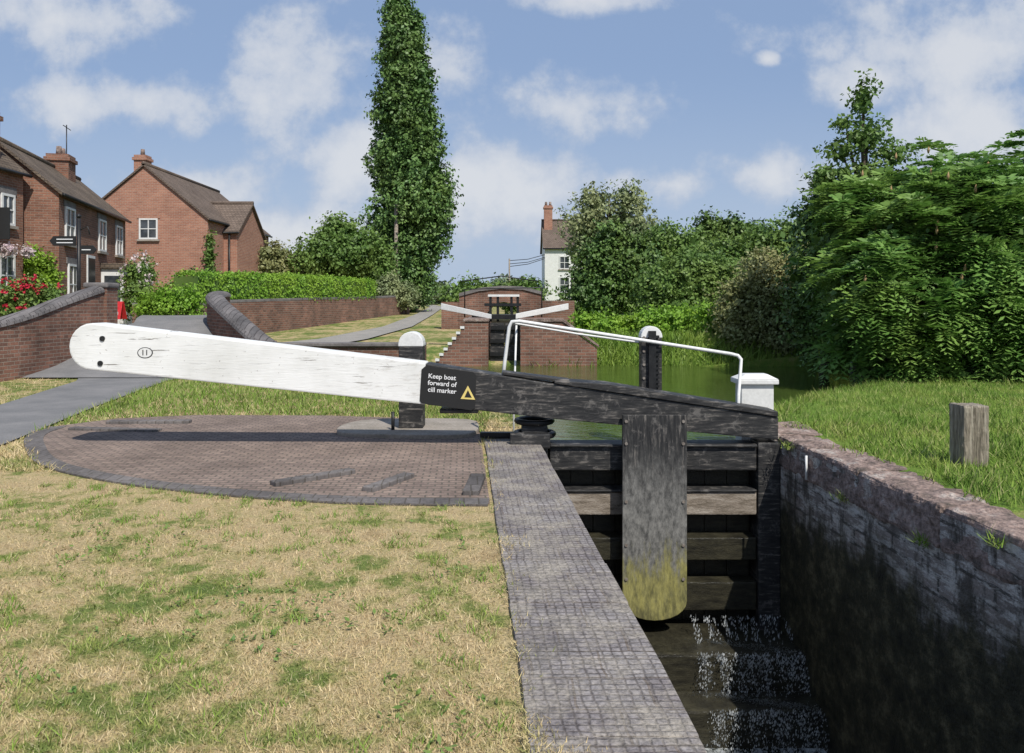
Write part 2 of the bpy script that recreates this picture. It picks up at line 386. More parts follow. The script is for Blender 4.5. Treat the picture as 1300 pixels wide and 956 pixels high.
# foliage
F_pop=leafmat('poplar_leaves',(0.04,0.09,0.022),(0.085,0.165,0.042),(0.145,0.245,0.068),0.0,0.6)
F_mid=leafmat('tree_leaves',(0.055,0.115,0.022),(0.12,0.21,0.045),(0.20,0.31,0.085),0.25,0.7)
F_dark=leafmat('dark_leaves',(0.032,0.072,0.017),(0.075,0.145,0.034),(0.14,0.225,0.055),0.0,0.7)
F_grey=leafmat('willow_leaves',(0.12,0.17,0.08),(0.20,0.26,0.12),(0.30,0.35,0.18),0.2,0.7)
F_hedge=leafmat('hedge_leaves',(0.10,0.22,0.02),(0.19,0.36,0.035),(0.28,0.46,0.065),0.3,1.5)
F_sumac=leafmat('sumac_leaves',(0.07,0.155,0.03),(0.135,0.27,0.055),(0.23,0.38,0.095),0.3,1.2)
F_olive=leafmat('shrub_leaves',(0.12,0.15,0.055),(0.22,0.25,0.10),(0.33,0.34,0.16),0.25,0.8)
F_far=leafmat('distant_leaves',(0.11,0.16,0.09),(0.16,0.22,0.115),(0.21,0.27,0.15),0.0,0.3)
M_rose=leafmat('rose_petals',(0.35,0.01,0.03),(0.5,0.02,0.05),(0.65,0.06,0.1),0.2,2,(0.6,0.05,0.08))
M_rosew=leafmat('white_petals',(0.5,0.35,0.4),(0.65,0.55,0.55),(0.75,0.7,0.7),0.2,2)
M_spike=mflat('sumac_spike',(0.36,0.24,0.12),0.9)

# ------------------------------------------------------------ layout functions (metres; +Y up the canal)
SH=-0.061
def LE(Y):   # left water edge x
    return float(np.interp(Y,[-4,8.7,10.5,13.5,15.5,16.5,20.2],[0.797+SH*-4,0.797+SH*8.7,0.1,-0.3,-1.2,-5.2,-6.0]))
def RE(Y):
    return float(np.interp(Y,[-4,8.9,9.6,10.8,12.5,13.5,14.5,18,20.2],[3.32+SH*-4,3.32+SH*8.9,2.95,3.55,4.8,6.0,7.4,8.2,8.6]))
ZT=([0,15,18,20.5,24,30,40,60,100,400,2500],[0,0,0.12,0.3,0.38,0.58,0.9,1.2,1.36,1.42,1.42])
def zt(Y): return np.interp(Y,*ZT)
WATER=-0.12

# ground sheet
def ground():
    Ys=list(np.arange(-4,20.21,0.4))+[20.2]
    Ys=sorted(set([round(y,3) for y in Ys]))
    rows=[]
    offsL=[-1500,-400,-120,-60,-35,-22]+list(-np.arange(16,0,-1.0))+[-0.5,0]
    offsR=[-o for o in offsL[::-1]]
    for Y in Ys: rows.append((Y,LE(Y),RE(Y),False))
    for Y in (20.21,20.6,21.2,22,23,24,26,28,30,33,36,40,45,50,60,75,100,150,250,400,800,2500):
        rows.append((Y,1.0,1.0,True))
    V=[];F=[];MI=[]
    nl=len(offsL)
    for (Y,l,r,cl) in rows:
        for o in offsL:
            V.append((l+o,Y,zt(Y)))
        for o in offsR:
            x=r+o+(0.2 if (Y<9.3 and o<0.3) else 0); z=zt(Y)
            if Y<20.5: z=max(z,(0.02 if Y<9.3 else 0.05)+0.06*min(1,o/0.5))
            V.append((x,Y,z))
    W=2*nl
    for ri,(Y,l,r,cl) in enumerate(rows):
        if cl and Y<21.3:
            for k in range(W):
                x,y,z=V[ri*W+k]
                if -6.3<x<9.2:
                    t=(Y-20.21)/1.4
                    V[ri*W+k]=(x,y,-0.5*(1-t)+z*t)
    for i in range(len(rows)-1):
        for k in range(W-1):
            if k==nl-1 : continue
            F.append((i*W+k,i*W+k+1,(i+1)*W+k+1,(i+1)*W+k))
            MI.append(0 if k<nl-1 else 1)
    o=mk('ground',V,F,[M_dry,M_green])
    for p,mi in zip(o.data.polygons,MI): p.material_index=mi
    for p in o.data.polygons:
        if p.normal.z<0: p.flip()
    return o
ground()
def strip(name,rows,mat,off=0.006,zf=zt,thick=0):
    Ys=np.array([r[0] for r in rows]); Ls=[r[1] for r in rows]; Rs=[r[2] for r in rows]
    step=0.4
    yy=np.unique(np.round(np.concatenate([np.arange(Ys[0],Ys[-1],step),Ys]),3))
    V=[];F=[]
    for y in yy:
        l=np.interp(y,Ys,Ls); r=np.interp(y,Ys,Rs); z=float(zf(y))+off
        V+= [(l,y,z),(l+(r-l)/3,y,z),(l+2*(r-l)/3,y,z),(r,y,z)]
    for i in range(len(yy)-1):
        for k in range(3): F.append((i*4+k,i*4+k+1,i*4+5+k,i*4+4+k))
    return mk(name,V,F,mat)
strip('asphalt_path',[(0,-6.9,-5.0),(8.3,-7.1,-5.35),(11.4,-7.45,-6.0),(15,-8.3,-6.6),(16.6,-9.0,-6.3)],M_asph,0.02)
strip('gravel_path',[(21.5,-7.0,-4.9),(24,-5.9,-4.4),(30,-4.9,-3.8),(40,-4.9,-4.0),(60,-6.2,-5.2),(80,-9,-7.8)],M_pathfar,0.04)

def wallstrip(name,fn,y0,y1,zb,zt_,mat,step=0.5):
    V=[];F=[]
    yy=list(np.arange(y0,y1,step))+[y1]
    for y in yy: V+=[(fn(y),y,zb),(fn(y),y,zt_)]
    for i in range(len(yy)-1): F.append((i*2,i*2+2,i*2+3,i*2+1))
    return mk(name,V,F,mat)
wallstrip('lock_wall',lambda y:LE(y)-0.012,-4,20.2,-4,0.0,M_lock)
wallstrip('lock_wall',lambda y:RE(y)+0.03,-4,20.2,-4,0.03,M_lock)
def lcoping():
    e=empty('lock_coping')
    y=-2.0
    while y<8.8:
        L=random.uniform(0.55,0.75); y1=min(y+L,8.8)
        a=LE(y)+0.01+random.uniform(-.006,.006); b=LE(y1)+0.01+random.uniform(-.006,.006); dz=random.uniform(-0.004,0.003)
        p=[(a-0.585,y+0.002,-0.25),(a,y+0.002,-0.25),(b,y1-0.002,-0.25),(b-0.585,y1-0.002,-0.25)]
        p+=[(x,yy,0.024+dz) for x,yy,_ in p]
        hexa('coping_block',p,M_cop,e,0.009)
        y=y1
    return e
lcoping()
def rcoping():
    e=empty('stone_coping')
    y=-2.0
    tx=bpy.data.textures.new('stone_rough','CLOUDS'); tx.noise_scale=0.16; tx.noise_depth=4
    while y<9.3:
        L=random.uniform(0.7,1.2); y1=min(y+L,9.35)
        j=random.uniform(-0.025,0.02); w=0.50+random.uniform(-0.08,0.10); dz=random.uniform(-0.018,0.012)
        a=RE(y)+j; b=RE(y1)+j
        p=[(a,y+0.004,-0.23),(a+w,y+0.004,-0.23),(b+w,y1-0.004,-0.23),(b,y1-0.004,-0.23)]
        p+=[(x+(0.03 if i in(0,3) else 0),yy,0.09+dz) for i,(x,yy,_) in enumerate(p)]
        o=hexa('coping_stone',p,M_stone,e,0.035)
        sub=o.modifiers.new('s','SUBSURF'); sub.subdivision_type='SIMPLE'; sub.levels=4; sub.render_levels=4
        d=o.modifiers.new('d','DISPLACE'); d.texture=tx; d.strength=0.07; d.mid_level=0.5; d.texture_coords='GLOBAL'
        y=y1
    tube('white_mark',[(RE(7.6)-0.018,7.6,0.03),(RE(7.6)-0.018,7.6,-0.2)],0.012,M_whitep,e)
    # little tufts growing out of the joints
    n=260; j=RNG.integers(0,5,n); cy=np.array([3.9,4.9,5.7,6.9,8.1])[j]+RNG.normal(0,0.05,n); cz=np.array([-0.25,0.0,-0.24,-0.22,0.02])[j]
    X=3.32+SH*cy-0.01+RNG.normal(0,0.015,n)
    blades('joint_weeds',X,cy,cz+RNG.normal(0,0.015,n),0.03,0.10,0.010,M_greenb,1.2,e)
rcoping()

# paver quadrant
QP=[(-5.0,8.2),(-4.3,7.3),(-3.3,6.62),(-2.2,6.17),(-1.19,5.93),(-0.165,5.87)]
QO=catmull(QP,6)
QUAD=QO+[(-0.35,8.8),(-0.45,10.0),(-2.4,10.45),(-4.2,10.5),(-5.1,10.2),(-5.5,9.6),(-5.45,8.9)]
slab('brick_quadrant',QUAD,-0.05,0.012,M_paver)
def kerb():
    K=catmull([(-5.5,9.5),(-5.4,8.9),(-5.0,8.2),(-4.3,7.3),(-3.3,6.62),(-2.2,6.17),(-1.19,5.93),(-0.175,5.87)],6)
    V=[];F=[]
    for i,(x,y) in enumerate(K):
        a=K[max(0,i-1)]; b=K[min(len(K)-1,i+1)]
        d=Vector((b[0]-a[0],b[1]-a[1],0)).normalized(); nrm=Vector((d.y,-d.x,0))
        for o,z in ((0.06,-0.05),(0.06,0.018),(-0.12,0.018),(-0.12,-0.05)):
            V.append((x+nrm.x*o,y+nrm.y*o,z))
    for i in range(len(K)-1):
        for k in range(3): F.append((i*4+k,i*4+k+1,i*4+5+k,i*4+4+k))
    mk('quadrant_kerb',V,F,M_kerb)
kerb()
def bar(x0,y0,x1,y1,w=0.11,h=0.05):
    d=Vector((x1-x0,y1-y0,0)).normalized(); n=Vector((-d.y,d.x,0))*w/2
    p=[(x0-n.x,y0-n.y,0),(x1-n.x,y1-n.y,0),(x1+n.x,y1+n.y,0),(x0+n.x,y0+n.y,0)]
    p+=[(a,b,h) for a,b,_ in p]
    hexa('footing_bar',p,M_kerb,None,0.01)
bar(-1.95,6.42,-1.40,6.92); bar(-1.14,6.22,-0.88,6.76); bar(-0.32,6.1,-0.29,6.72,0.13)
bar(-5.0,9.75,-4.0,9.8,0.13); bar(-5.2,9.3,-4.1,9.15,0.13,0.04)
slab('stone_slab',catmull([(-2.0,9.0),(-1.75,8.75),(-0.7,8.65),(-0.42,8.9),(-0.42,9.6),(-0.7,9.9),(-1.7,9.85),(-2.0,9.5)],3,True),-0.02,0.055,M_slab,None,0.015)

# ------------------------------------------------------------ water
def mwater(name,base,rough,bs,bd,foam=False):
    m,nt,b=newmat(name,rough,0.5)
    b.inputs['IOR'].default_value=1.33
    c=ramp(nt,noise(nt,pos(nt),1.5,3),[(0.3,base),(0.7,tuple(x*1.5 for x in base))])
    if foam:
        xyz=sepz(nt)
        near=ma(nt,'MULTIPLY',smooth(nt,xyz[1],5.9,7.2),smooth(nt,xyz[0],1.3,1.9))
        f=ma(nt,'MULTIPLY',near,ramp(nt,noise(nt,pos(nt,(1,0.6,1)),9,6,0.8),[(0.44,0.0),(0.58,0.9)]))
        c=mixc(nt,f,c,(0.55,0.58,0.58))
        nt.links.new(ma(nt,'ADD',ma(nt,'MULTIPLY',f,0.7),rough),b.inputs['Roughness'])
    nt.links.new(c,b.inputs['Base Color'])
    bump(nt,b,noise(nt,pos(nt,(1,2.2,1)),bs,3),0.35,bd)
    return m
mk('canal_water',[(-9,8.75,WATER),(12,8.75,WATER),(12,21.8,WATER),(-9,21.8,WATER)],[(0,1,2,3)],mwater('canal_water',(0.045,0.068,0.014),0.05,5,0.02))
mk('lock_water',[(-1,-4,-2.65),(5,-4,-2.65),(5,8.7,-2.65),(-1,8.7,-2.65)],[(0,1,2,3)],mwater('lock_water',(0.012,0.014,0.008),0.08,4,0.05,True))
box('gate_cill',0.2,2.95,7.75,8.9,-3.2,-1.95,M_wetwood,None,0.03)
box('gate_cill_step',0.25,2.95,7.35,7.74,-3.2,-2.3,M_wetwood,None,0.03)
def leak():
    M_foam,nt,b=newmat('white_water',0.3,0.5)
    c=ramp(nt,noise(nt,pos(nt),9,3),[(0.3,(0.35,0.38,0.39)),(0.7,(0.72,0.75,0.77))]); nt.links.new(c,b.inputs['Base Color'])
    V=[]
    def drops(n,x0,x1,xs,y0,y1,z0,z1,sz,el):
        t=RNG.uniform(0,1,n); X=x0+(x1-x0)*t+RNG.normal(0,xs,n)
        Y=y0+(y1-y0)*t+RNG.normal(0,0.02,n); Z=z0+(z1-z0)*t**1.6+RNG.normal(0,0.012,n)
        s=sz*RNG.uniform(0.3,1.5,n)
        P=np.stack([X,Y,Z],1); a=RNG.normal(size=(n,3))*0.5
        T=np.stack([s*0.3,0*s,0*s],1)+a*s[:,None]*0.5; U=np.stack([0*s,-s*0.4,s*el],1)
        V.append(np.stack([P-T,P-U,P+T,P+U],1).reshape(-1,3))
    for k in range(16):
        x=1.86+0.062*k+random.uniform(-.04,.04); q=random.uniform(0.3,1.0)
        drops(int(50*q),x,x+.02,0.015,8.25,8.0,-1.78,-1.95,0.010,1.6)
        drops(int(170*q),x,x+random.uniform(-.05,.12),0.03,7.74,7.62,-1.95,-2.3,0.010,1.3)
        drops(int(150*q),x+.03,x+random.uniform(-.05,.12),0.04,7.34,7.2,-2.3,-2.64,0.010,1.3)
    drops(900,1.9,2.8,0.08,8.05,7.76,-1.935,-1.94,0.012,0.4)
    drops(1800,1.85,2.8,0.10,7.65,7.36,-2.285,-2.29,0.012,0.4)
    drops(2400,1.7,2.8,0.15,7.25,6.6,-2.6,-2.64,0.012,0.5)
    npmesh('leaking_water',np.concatenate(V),4,M_foam)
leak()

# ------------------------------------------------------------ lock gate + balance beam
G=empty('lock_gate')
def by(x): return 7.93+(x+4.46)*0.052
pts=[]
for a in np.linspace(-90,90,13):
    t=math.radians(a)
    pts.append((-4.46+0.22-0.22*math.cos(t)*1.0,1.065+0.235*math.sin(t)))
white=pts+[(-0.89,0.885),(-0.89,0.455)]
prism_xz('balance_beam_tail',white,by,0.30,M_white,G,0.015)
black=[(-0.888,0.455),(-0.888,0.88),(0.42,0.665),(2.81,0.30),(2.81,0.055),(0.42,0.30)]
prism_xz('balance_beam_head',black,by,0.30,M_black,G,0.014)
capb=[(0.44,0.668),(0.44,0.70),(1.0,0.66),(2.80,0.36),(2.80,0.305)]
prism_xz('beam_capping_timber',capb,lambda x:by(x)-0.02,0.34,M_black,G,0.008)
prism_xz('beam_capping_timber_upper',[(-0.1,0.757),(-0.1,0.79),(0.6,0.70),(0.6,0.667)],lambda x:by(x)+0.02,0.24,M_black,G,0.008)
box('beam_bracket',-0.75,-0.35,by(0)-0.01,by(0)+0.3,0.36,0.40,M_iron,G,0.01)
def disc(name,x,y,z,r,mat,parent,t=0.012,sx=1.0,seg=20):
    poly=[(x+r*sx*math.cos(a),z+r*math.sin(a)) for a in np.linspace(0,2*math.pi,seg,endpoint=False)]
    return prism_xz(name,poly,lambda q:y-t+(q-x)*0.052,t+0.004,mat,parent)
disc('bolt',-4.13,by(-4.13),1.145,0.026,M_iron,G); disc('bolt',-4.15,by(-4.15),0.895,0.026,M_iron,G)
disc('number_plate_rim',-3.71,by(-3.71),1.0,0.055,M_ink,G,0.003,1.4,32)
disc('number_plate',-3.71,by(-3.71)-0.003,1.0,0.048,M_whitep,G,0.003,1.4,32)
def text(name,s,x,y,z,size,mat,parent,tilt=0.0,align='CENTER'):
    cu=bpy.data.curves.new(name,'FONT'); cu.body=s; cu.size=size; cu.align_x=align; cu.align_y='CENTER'; cu.extrude=0.0008
    cu.offset=0.0008
    o=bpy.data.objects.new(name,cu); COL.objects.link(o); o.location=(x,y,z)
    o.rotation_euler=(math.radians(90),tilt,math.atan(0.052)); o.data.materials.append(mat); o.parent=parent
    return o
text('number_text','11',-3.71,by(-3.71)-0.009,1.0,0.075,M_ink,G)
tl=math.radians(5)
sg=[(-0.93,0.47),(-0.95,0.5),(-0.93,0.82),(-0.89,0.855),(-0.40,0.79),(-0.37,0.75),(-0.38,0.42),(-0.42,0.395)]
prism_xz('warning_sign_board',sg,lambda x:by(x)-0.008,0.007,M_ink,G)
for i,s in enumerate(('Keep boat','forward of','cill marker')):
    text('sign_text',s,-0.72,by(-0.72)-0.011,0.74-0.07*i,0.068,M_wlet,G,tl)
tx,tz=-0.455,0.575
prism_xz('warning_triangle',[(tx-0.075,tz-0.06),(tx+0.075,tz-0.07),(tx,tz+0.075)],lambda x:by(x)-0.012,0.004,M_yel,G)
prism_xz('warning_symbol',[(tx-0.035,tz-0.043),(tx+0.04,tz-0.048),(tx,tz+0.03)],lambda x:by(x)-0.015,0.003,M_ink,G)

# gate leaf
bp=[(1.142,0.345)]+[(1.475-0.333*math.cos(a),-1.58-0.2*math.sin(a)) for a in np.linspace(0.0,math.pi,13)]+[(1.808,0.345)]
prism_xz('paddle_board',bp,lambda x:8.14,0.05,M_board,G,0.006)
for z in (0.28,0.05,-0.55,-1.0,-1.35):
    for x in (1.18,1.77): disc('board_bolt',x,8.14,z,0.016,M_bolt,G)
def rail(name,z0,z1,mat,y0=8.34,y1=8.56):
    box(name,0.40,2.59,y0,y1,z0,z1,mat,G,0.015)
rail('top_rail',-0.27,-0.02,M_black); rail('top_rail_cap',-0.018,0.012,M_black,8.30,8.60)
rail('middle_rail',-0.74,-0.50,M_greywood); rail('middle_rail_cap',-0.498,-0.47,M_black,8.32,8.58)
rail('lower_rail',-1.22,-0.98,M_wetwood); rail('bottom_rail',-1.75,-1.45,M_wetwood)
box('heel_post',0.10,0.38,8.30,8.62,-2.0,0.22,M_black,G,0.04)
box('mitre_post',2.60,2.84,8.32,8.62,-2.0,0.03,M_black,G,0.02)
for i in range(9):
    x=0.40+i*0.243
    box('gate_plank',x,x+0.239,8.60,8.65,-2.0,-0.06,M_wetwood,G,0.004)
box('gate_backing',0.2,2.9,8.66,8.72,-2.2,-0.08,M_wetwood,G)
tube('heel_collar',[(0.24+0.2*math.cos(a),8.46+0.2*math.sin(a),0.10) for a in np.linspace(0,2*math.pi,17)],0.035,M_iron,G)
tube('heel_collar',[(0.24+0.19*math.cos(a),8.46+0.19*math.sin(a),0.24) for a in np.linspace(0,2*math.pi,17)],0.03,M_iron,G)
box('anchor_strap',-0.35,0.1,8.6,8.68,0.03,0.09,M_iron,G,0.01)
box('anchor_block',-0.02,0.40,8.22,8.30,-0.02,0.14,M_black,G,0.02)
WP=empty('white_capped_post')
box('post',2.545,2.905,8.74,8.98,-0.4,0.60,M_whitep,WP,0.01)
box('cap',2.50,2.95,8.70,9.02,0.602,0.655,M_whitep,WP,0.01)
mk('cap_top',[(2.50,8.70,0.657),(2.95,8.70,0.657),(2.95,9.02,0.657),(2.50,9.02,0.657),(2.60,8.78,0.71),(2.85,8.78,0.71),(2.85,8.94,0.71),(2.60,8.94,0.71)],[(0,3,2,1),(4,5,6,7),(0,1,5,4),(1,2,6,5),(2,3,7,6),(3,0,4,7)],M_whitep,WP,0.008)
H=empty('white_handrail')
tube('rail',[(-0.11,8.6,0.55),(-0.08,8.6,0.85),(-0.03,8.6,1.24),(0.0,8.6,1.30),(0.08,8.6,1.305),(1.2,8.66,1.13),(2.42,8.72,0.94),(2.50,8.72,0.92),(2.53,8.7,0.88),(2.48,8.62,0.5),(2.44,8.5,0.28)],0.020,M_whitep,H)
tube('rear_rail',[(0.02,8.62,1.28),(0.1,8.95,1.26),(0.75,9.0,1.15),(1.48,9.0,1.05),(1.62,8.9,1.02)],0.012,M_whitep,H)
tube('rail_stay',[(0.05,8.95,1.25),(0.02,8.95,0.3),(0.02,8.95,-0.3)],0.011,M_whitep,H)
def stand(name,x,y,z0,z1,w,d=0.22,rack=False,caph=0.17,s=1.0):
    e=empty(name)
    box('body',x-w/2,x+w/2,y,y+d,z0,z1-caph,M_black,e,0.012)
    r=w/2+0.004
    poly=[(x-r,z1-caph+0.002)]+[(x-r*math.cos(a),z1-r*1.0+r*math.sin(a)*1.0) for a in np.linspace(0,math.pi,13)]+[(x+r,z1-caph+0.002)]
    prism_xz('white_cap',poly,lambda q:y-0.004,d+0.008,M_whitep,e,0.008)
    if rack:
        box('rack_bar',x-w*0.18,x+w*0.18,y-0.05,y-0.001,z0+0.02,z1-0.05,M_iron,e,0.004)
        n=int((z1-z0-0.1)/0.05)
        for i in range(n):
            box('rack_tooth',x+w*0.18,x+w*0.18+0.035,y-0.045,y-0.006,z0+0.05+i*0.05,z0+0.075+i*0.05,M_iron,e)
            if i%3==0: disc('side_bolt',x-w*0.38,y,z0+0.05+i*0.05,0.015,M_bolt,e)
        box('foot',x-w*0.75,x+w*0.75,y-0.03,y+d+0.03,z0-0.06,z0-0.001,M_iron,e,0.01)
    return e
stand('paddle_stand',-1.17,9.1,0.05,1.17,0.28,0.26)
stand('paddle_gear',1.55,8.74,0.32,1.245,0.23,0.18,True,0.13)
GP=empty('paddle_gear_base'); box('support',1.35,1.75,8.73,8.9,-0.3,0.255,M_black,GP,0.01); tube('rod',[(1.55,8.95,0.2),(1.55,8.95,-1)],0.02,M_iron,GP)
tube('iron_pin',[(-1.36,9.0,0.0),(-1.36,9.0,0.26)],0.02,M_iron,None)

def bollard():
    e=empty('wooden_bollard')
    o=box('post',3.92,4.15,6.85,7.07,-0.1,0.61,M_post,e,0.022,0.06)
    sub=o.modifiers.new('s','SUBSURF'); sub.subdivision_type='SIMPLE'; sub.levels=4; sub.render_levels=4
    tx=bpy.data.textures.new('wood_rough','CLOUDS'); tx.noise_scale=0.07
    d=o.modifiers.new('d','DISPLACE'); d.texture=tx; d.strength=0.018; d.texture_coords='GLOBAL'
bollard()
# ------------------------------------------------------------ grass blades
PATH=[(-6.9,0),(-5.0,0),(-5.35,8.3),(-6.0,11.4),(-6.6,15),(-6.3,16.6),(-9.0,16.6),(-8.3,15),(-7.45,11.4),(-7.1,8.3)]
def scatter(n,y0,y1,sl,sr,pw=2.0):
    t=RNG.uniform(0,1,n); Y=1/(1/y0+t*(1/y1-1/y0))
    X=RNG.uniform(sl,sr,n)*(Y+1.0)
    return X,Y
X,Y=scatter(270000,1.9,17,-0.85,0.15)
edge=0.212+SH*Y
spill=RNG.normal(0,0.045,len(X))+0.045*np.sin(Y*3.1)+0.035*np.sin(Y*8)+0.02*np.sin(Y*21)
spill+=np.where(np.sin(Y*5.3+1)>0.7,0.14*RNG.uniform(0,1,len(X)),0)
le=np.interp(Y,[8.8,10.5,13.5,15.5,16.5,20],[0.2,0.05,-0.35,-1.25,-5.3,-6.1])
lim=np.where(Y<8.8,edge+spill,le)
ok=(X<lim)&~inpoly(X,Y,PATH)
kq=[(x+RNG.normal(0,0.01),y-0.03+0.03*math.sin(x*9)) for x,y in QO]+QUAD[len(QO):]
ok&=~inpoly(X,Y,kq)
X=X[ok];Y=Y[ok]
Zb=np.where(X>edge[ok]-0.01,0.02,zt(Y)-0.004)
blades('lawn_grass',X,Y,Zb,0.010,0.036,0.0052,M_dryb,1.3)
# scattered taller tufts
nt_=420; tX=RNG.uniform(-5,0.0,nt_); tY=RNG.uniform(2.3,6.5,nt_); X2=np.repeat(tX,28)+RNG.normal(0,0.03,nt_*28); Y2=np.repeat(tY,28)+RNG.normal(0,0.03,nt_*28)
ok=(X2<0.2+SH*Y2)&~inpoly(X2,Y2,kq)&~inpoly(X2,Y2,PATH)
blades('grass_tufts',X2[ok],Y2[ok],np.full(ok.sum(),-0.002),0.025,0.065,0.006,M_greenb,1.1)
sel=(Y>7)
blades('verge_grass',X[sel],Y[sel],zt(Y[sel])-0.004,0.03,0.08,0.012,M_dryb,1.0)
X=RNG.uniform(2.9,12,120000);Y=RNG.uniform(4,15,120000)
RER=np.interp(Y,[-4,8.9,9.6,10.8,12.5,13.5,14.5,18],[3.56,2.78,2.95,3.55,4.8,6.0,7.4,8.2])
lim=np.where(Y<9.3,RER+0.48+0.09*np.sin(Y*4)+0.07*np.sin(Y*9.7)+RNG.normal(0,0.06,len(Y)),RER+0.05)
ok=(X>lim)&(X<Y*0.8); X=X[ok];Y=Y[ok]
blades('green_grass',X,Y,np.full(len(X),0.085),0.03,0.11,0.010,M_greenb,0.9)
nt_=260; tX=RNG.uniform(3.3,9,nt_); tY=RNG.uniform(5,14,nt_); X2=np.repeat(tX,30)+RNG.normal(0,0.07,nt_*30); Y2=np.repeat(tY,30)+RNG.normal(0,0.07,nt_*30)
lim=np.interp(Y2,[-4,8.9,9.6,10.8,12.5,13.5,14.5,18],[4.1,3.3,3.0,3.65,4.9,6.1,7.5,8.3]); ok=X2>lim
blades('meadow_tufts',X2[ok],Y2[ok],np.full(ok.sum(),0.085),0.08,0.20,0.010,M_greenb,0.8)
n=700; cx=RNG.uniform(-3.2,0.0,n);cy=RNG.uniform(2.4,5.6,n)
w=np.sin(cx*2.3+1)*np.sin(cy*2.9)+RNG.normal(0,0.4,n); ok=(w>0.5)&(cx<0.1+SH*cy)&~inpoly(cx,cy,QUAD); cx=cx[ok];cy=cy[ok]
P=np.repeat(np.stack([cx,cy,np.full(len(cx),0.018)],1),7,axis=0); P+=RNG.normal(size=P.shape)*np.array([0.03,0.03,0.006])
npmesh('lawn_weeds',rhombi(P,norm(RNG.normal(size=P.shape)*0.5+np.array([0,0,1])),RNG.uniform(0.015,0.042,len(P)),0.45),4,F_mid)
n=24000; X=RNG.uniform(0.5,9.5,n);Y=RNG.uniform(20.25,26,n)
Z=np.where(Y<21.6,-0.5+(Y-20.21)/1.4*0.9,zt(Y))
blades('bank_grass',X,Y,Z,0.15,0.5,0.05,M_reed,0.8)
n=20000; X=RNG.uniform(-7,-0.3,n);Y=RNG.uniform(8.9,16,n); lim=np.interp(Y,[8.8,10.5,13.5,15.5,16.5],[0.25,0.05,-0.35,-1.25,-5.3]); ok=(X<lim)&~inpoly(X,Y,QUAD)&~inpoly(X,Y,PATH)
blades('rough_grass',X[ok],Y[ok],zt(Y[ok]),0.04,0.14,0.014,M_greenb,0.8)

# ------------------------------------------------------------ road bridge with parapets
def hump(Y): return np.interp(Y,[15.4,16.5,18,19.5,21,22.5,26,30],[0.02,0.14,0.5,0.92,1.08,1.12,1.12,1.02])
strip('bridge_road',[(15.4,-9.6,-5.6),(17,-9.6,-6.3),(20,-9.6,-7.5),(24,-11.2,-8.4),(28,-13.0,-9.5)],M_asph,0.03,hump)
def parapet(name,P,th=0.34):
    e=empty(name)
    Pc=catmull(P,5)
    V=[];F=[];V2=[];F2=[]
    ns=9
    for i,(x,y,zb,zt_) in enumerate(Pc):
        a=Pc[max(0,i-1)];b=Pc[min(len(Pc)-1,i+1)]
        d=Vector((b[0]-a[0],b[1]-a[1],0)).normalized(); n=Vector((-d.y,d.x,0))*th/2
        V+=[(x-n.x,y-n.y,zb),(x-n.x,y-n.y,zt_-0.12),(x+n.x,y+n.y,zt_-0.12),(x+n.x,y+n.y,zb)]
        for k in range(ns):
            t=math.pi*k/(ns-1)
            V2.append((x+n.x*1.2*math.cos(t),y+n.y*1.2*math.cos(t),zt_-0.118+0.15*math.sin(t)))
    for i in range(len(Pc)-1):
        for k in range(4): F.append((i*4+k,i*4+(k+1)%4,i*4+4+(k+1)%4,i*4+4+k))
        for k in range(ns): F2.append((i*ns+k,i*ns+(k+1)%ns,i*ns+ns+(k+1)%ns,i*ns+ns+k))
    F+= [(0,1,2,3),tuple(range(len(V)-4,len(V)))]
    F2+=[tuple(range(ns)),tuple(range(len(V2)-ns,len(V2)))]
    mk('brick_wall',V,F,M_brick,e); mk('rounded_coping',V2,F2,M_blue2,e)
    return e
M_blue2=brickmat('blue_brick_rounded',(0.25,0.23,0.225),(0.17,0.16,0.16),(0.09,0.08,0.08),0.15,5.0,0.01)
parapet('bridge_parapet',[(-10.6,12.5,-0.1,0.85),(-10.1,14,-0.1,1.02),(-9.85,15.5,-0.1,1.25),(-9.75,17,-0.1,1.6),(-9.6,18.2,0.0,1.88)],0.36)
e=empty('bridge_pier'); box('pier',-9.86,-9.36,18.2,18.7,-0.1,1.86,M_brick,e); box('pier_cap',-9.9,-9.32,18.16,18.74,1.862,1.98,M_blue,e,0.04)
parapet('bridge_parapet',[(-4.65,15.9,-0.2,0.58),(-5.3,16.5,-0.2,0.85),(-6.2,17.7,-0.1,1.25),(-7.2,19.3,0,1.62),(-7.75,20.6,0.0,1.78),(-7.9,21.5,0.1,1.8)],0.40)
e=empty('retaining_wall')
box('brick_face',-6.2,-2.22,20.1,20.45,-0.6,0.40,M_brick,e); box('coping',-6.25,-2.22,20.02,20.5,0.402,0.49,M_blue,e,0.02)
e=empty('pond_side_wall')
hexa('brick_face',[(-5.6,15.6,-0.5),(-5.25,15.6,-0.5),(-6.0,20.1,-0.5),(-6.4,20.1,-0.5),(-5.6,15.6,0.35),(-5.25,15.6,0.35),(-6.0,20.1,0.55),(-6.4,20.1,0.55)],M_brick,e)

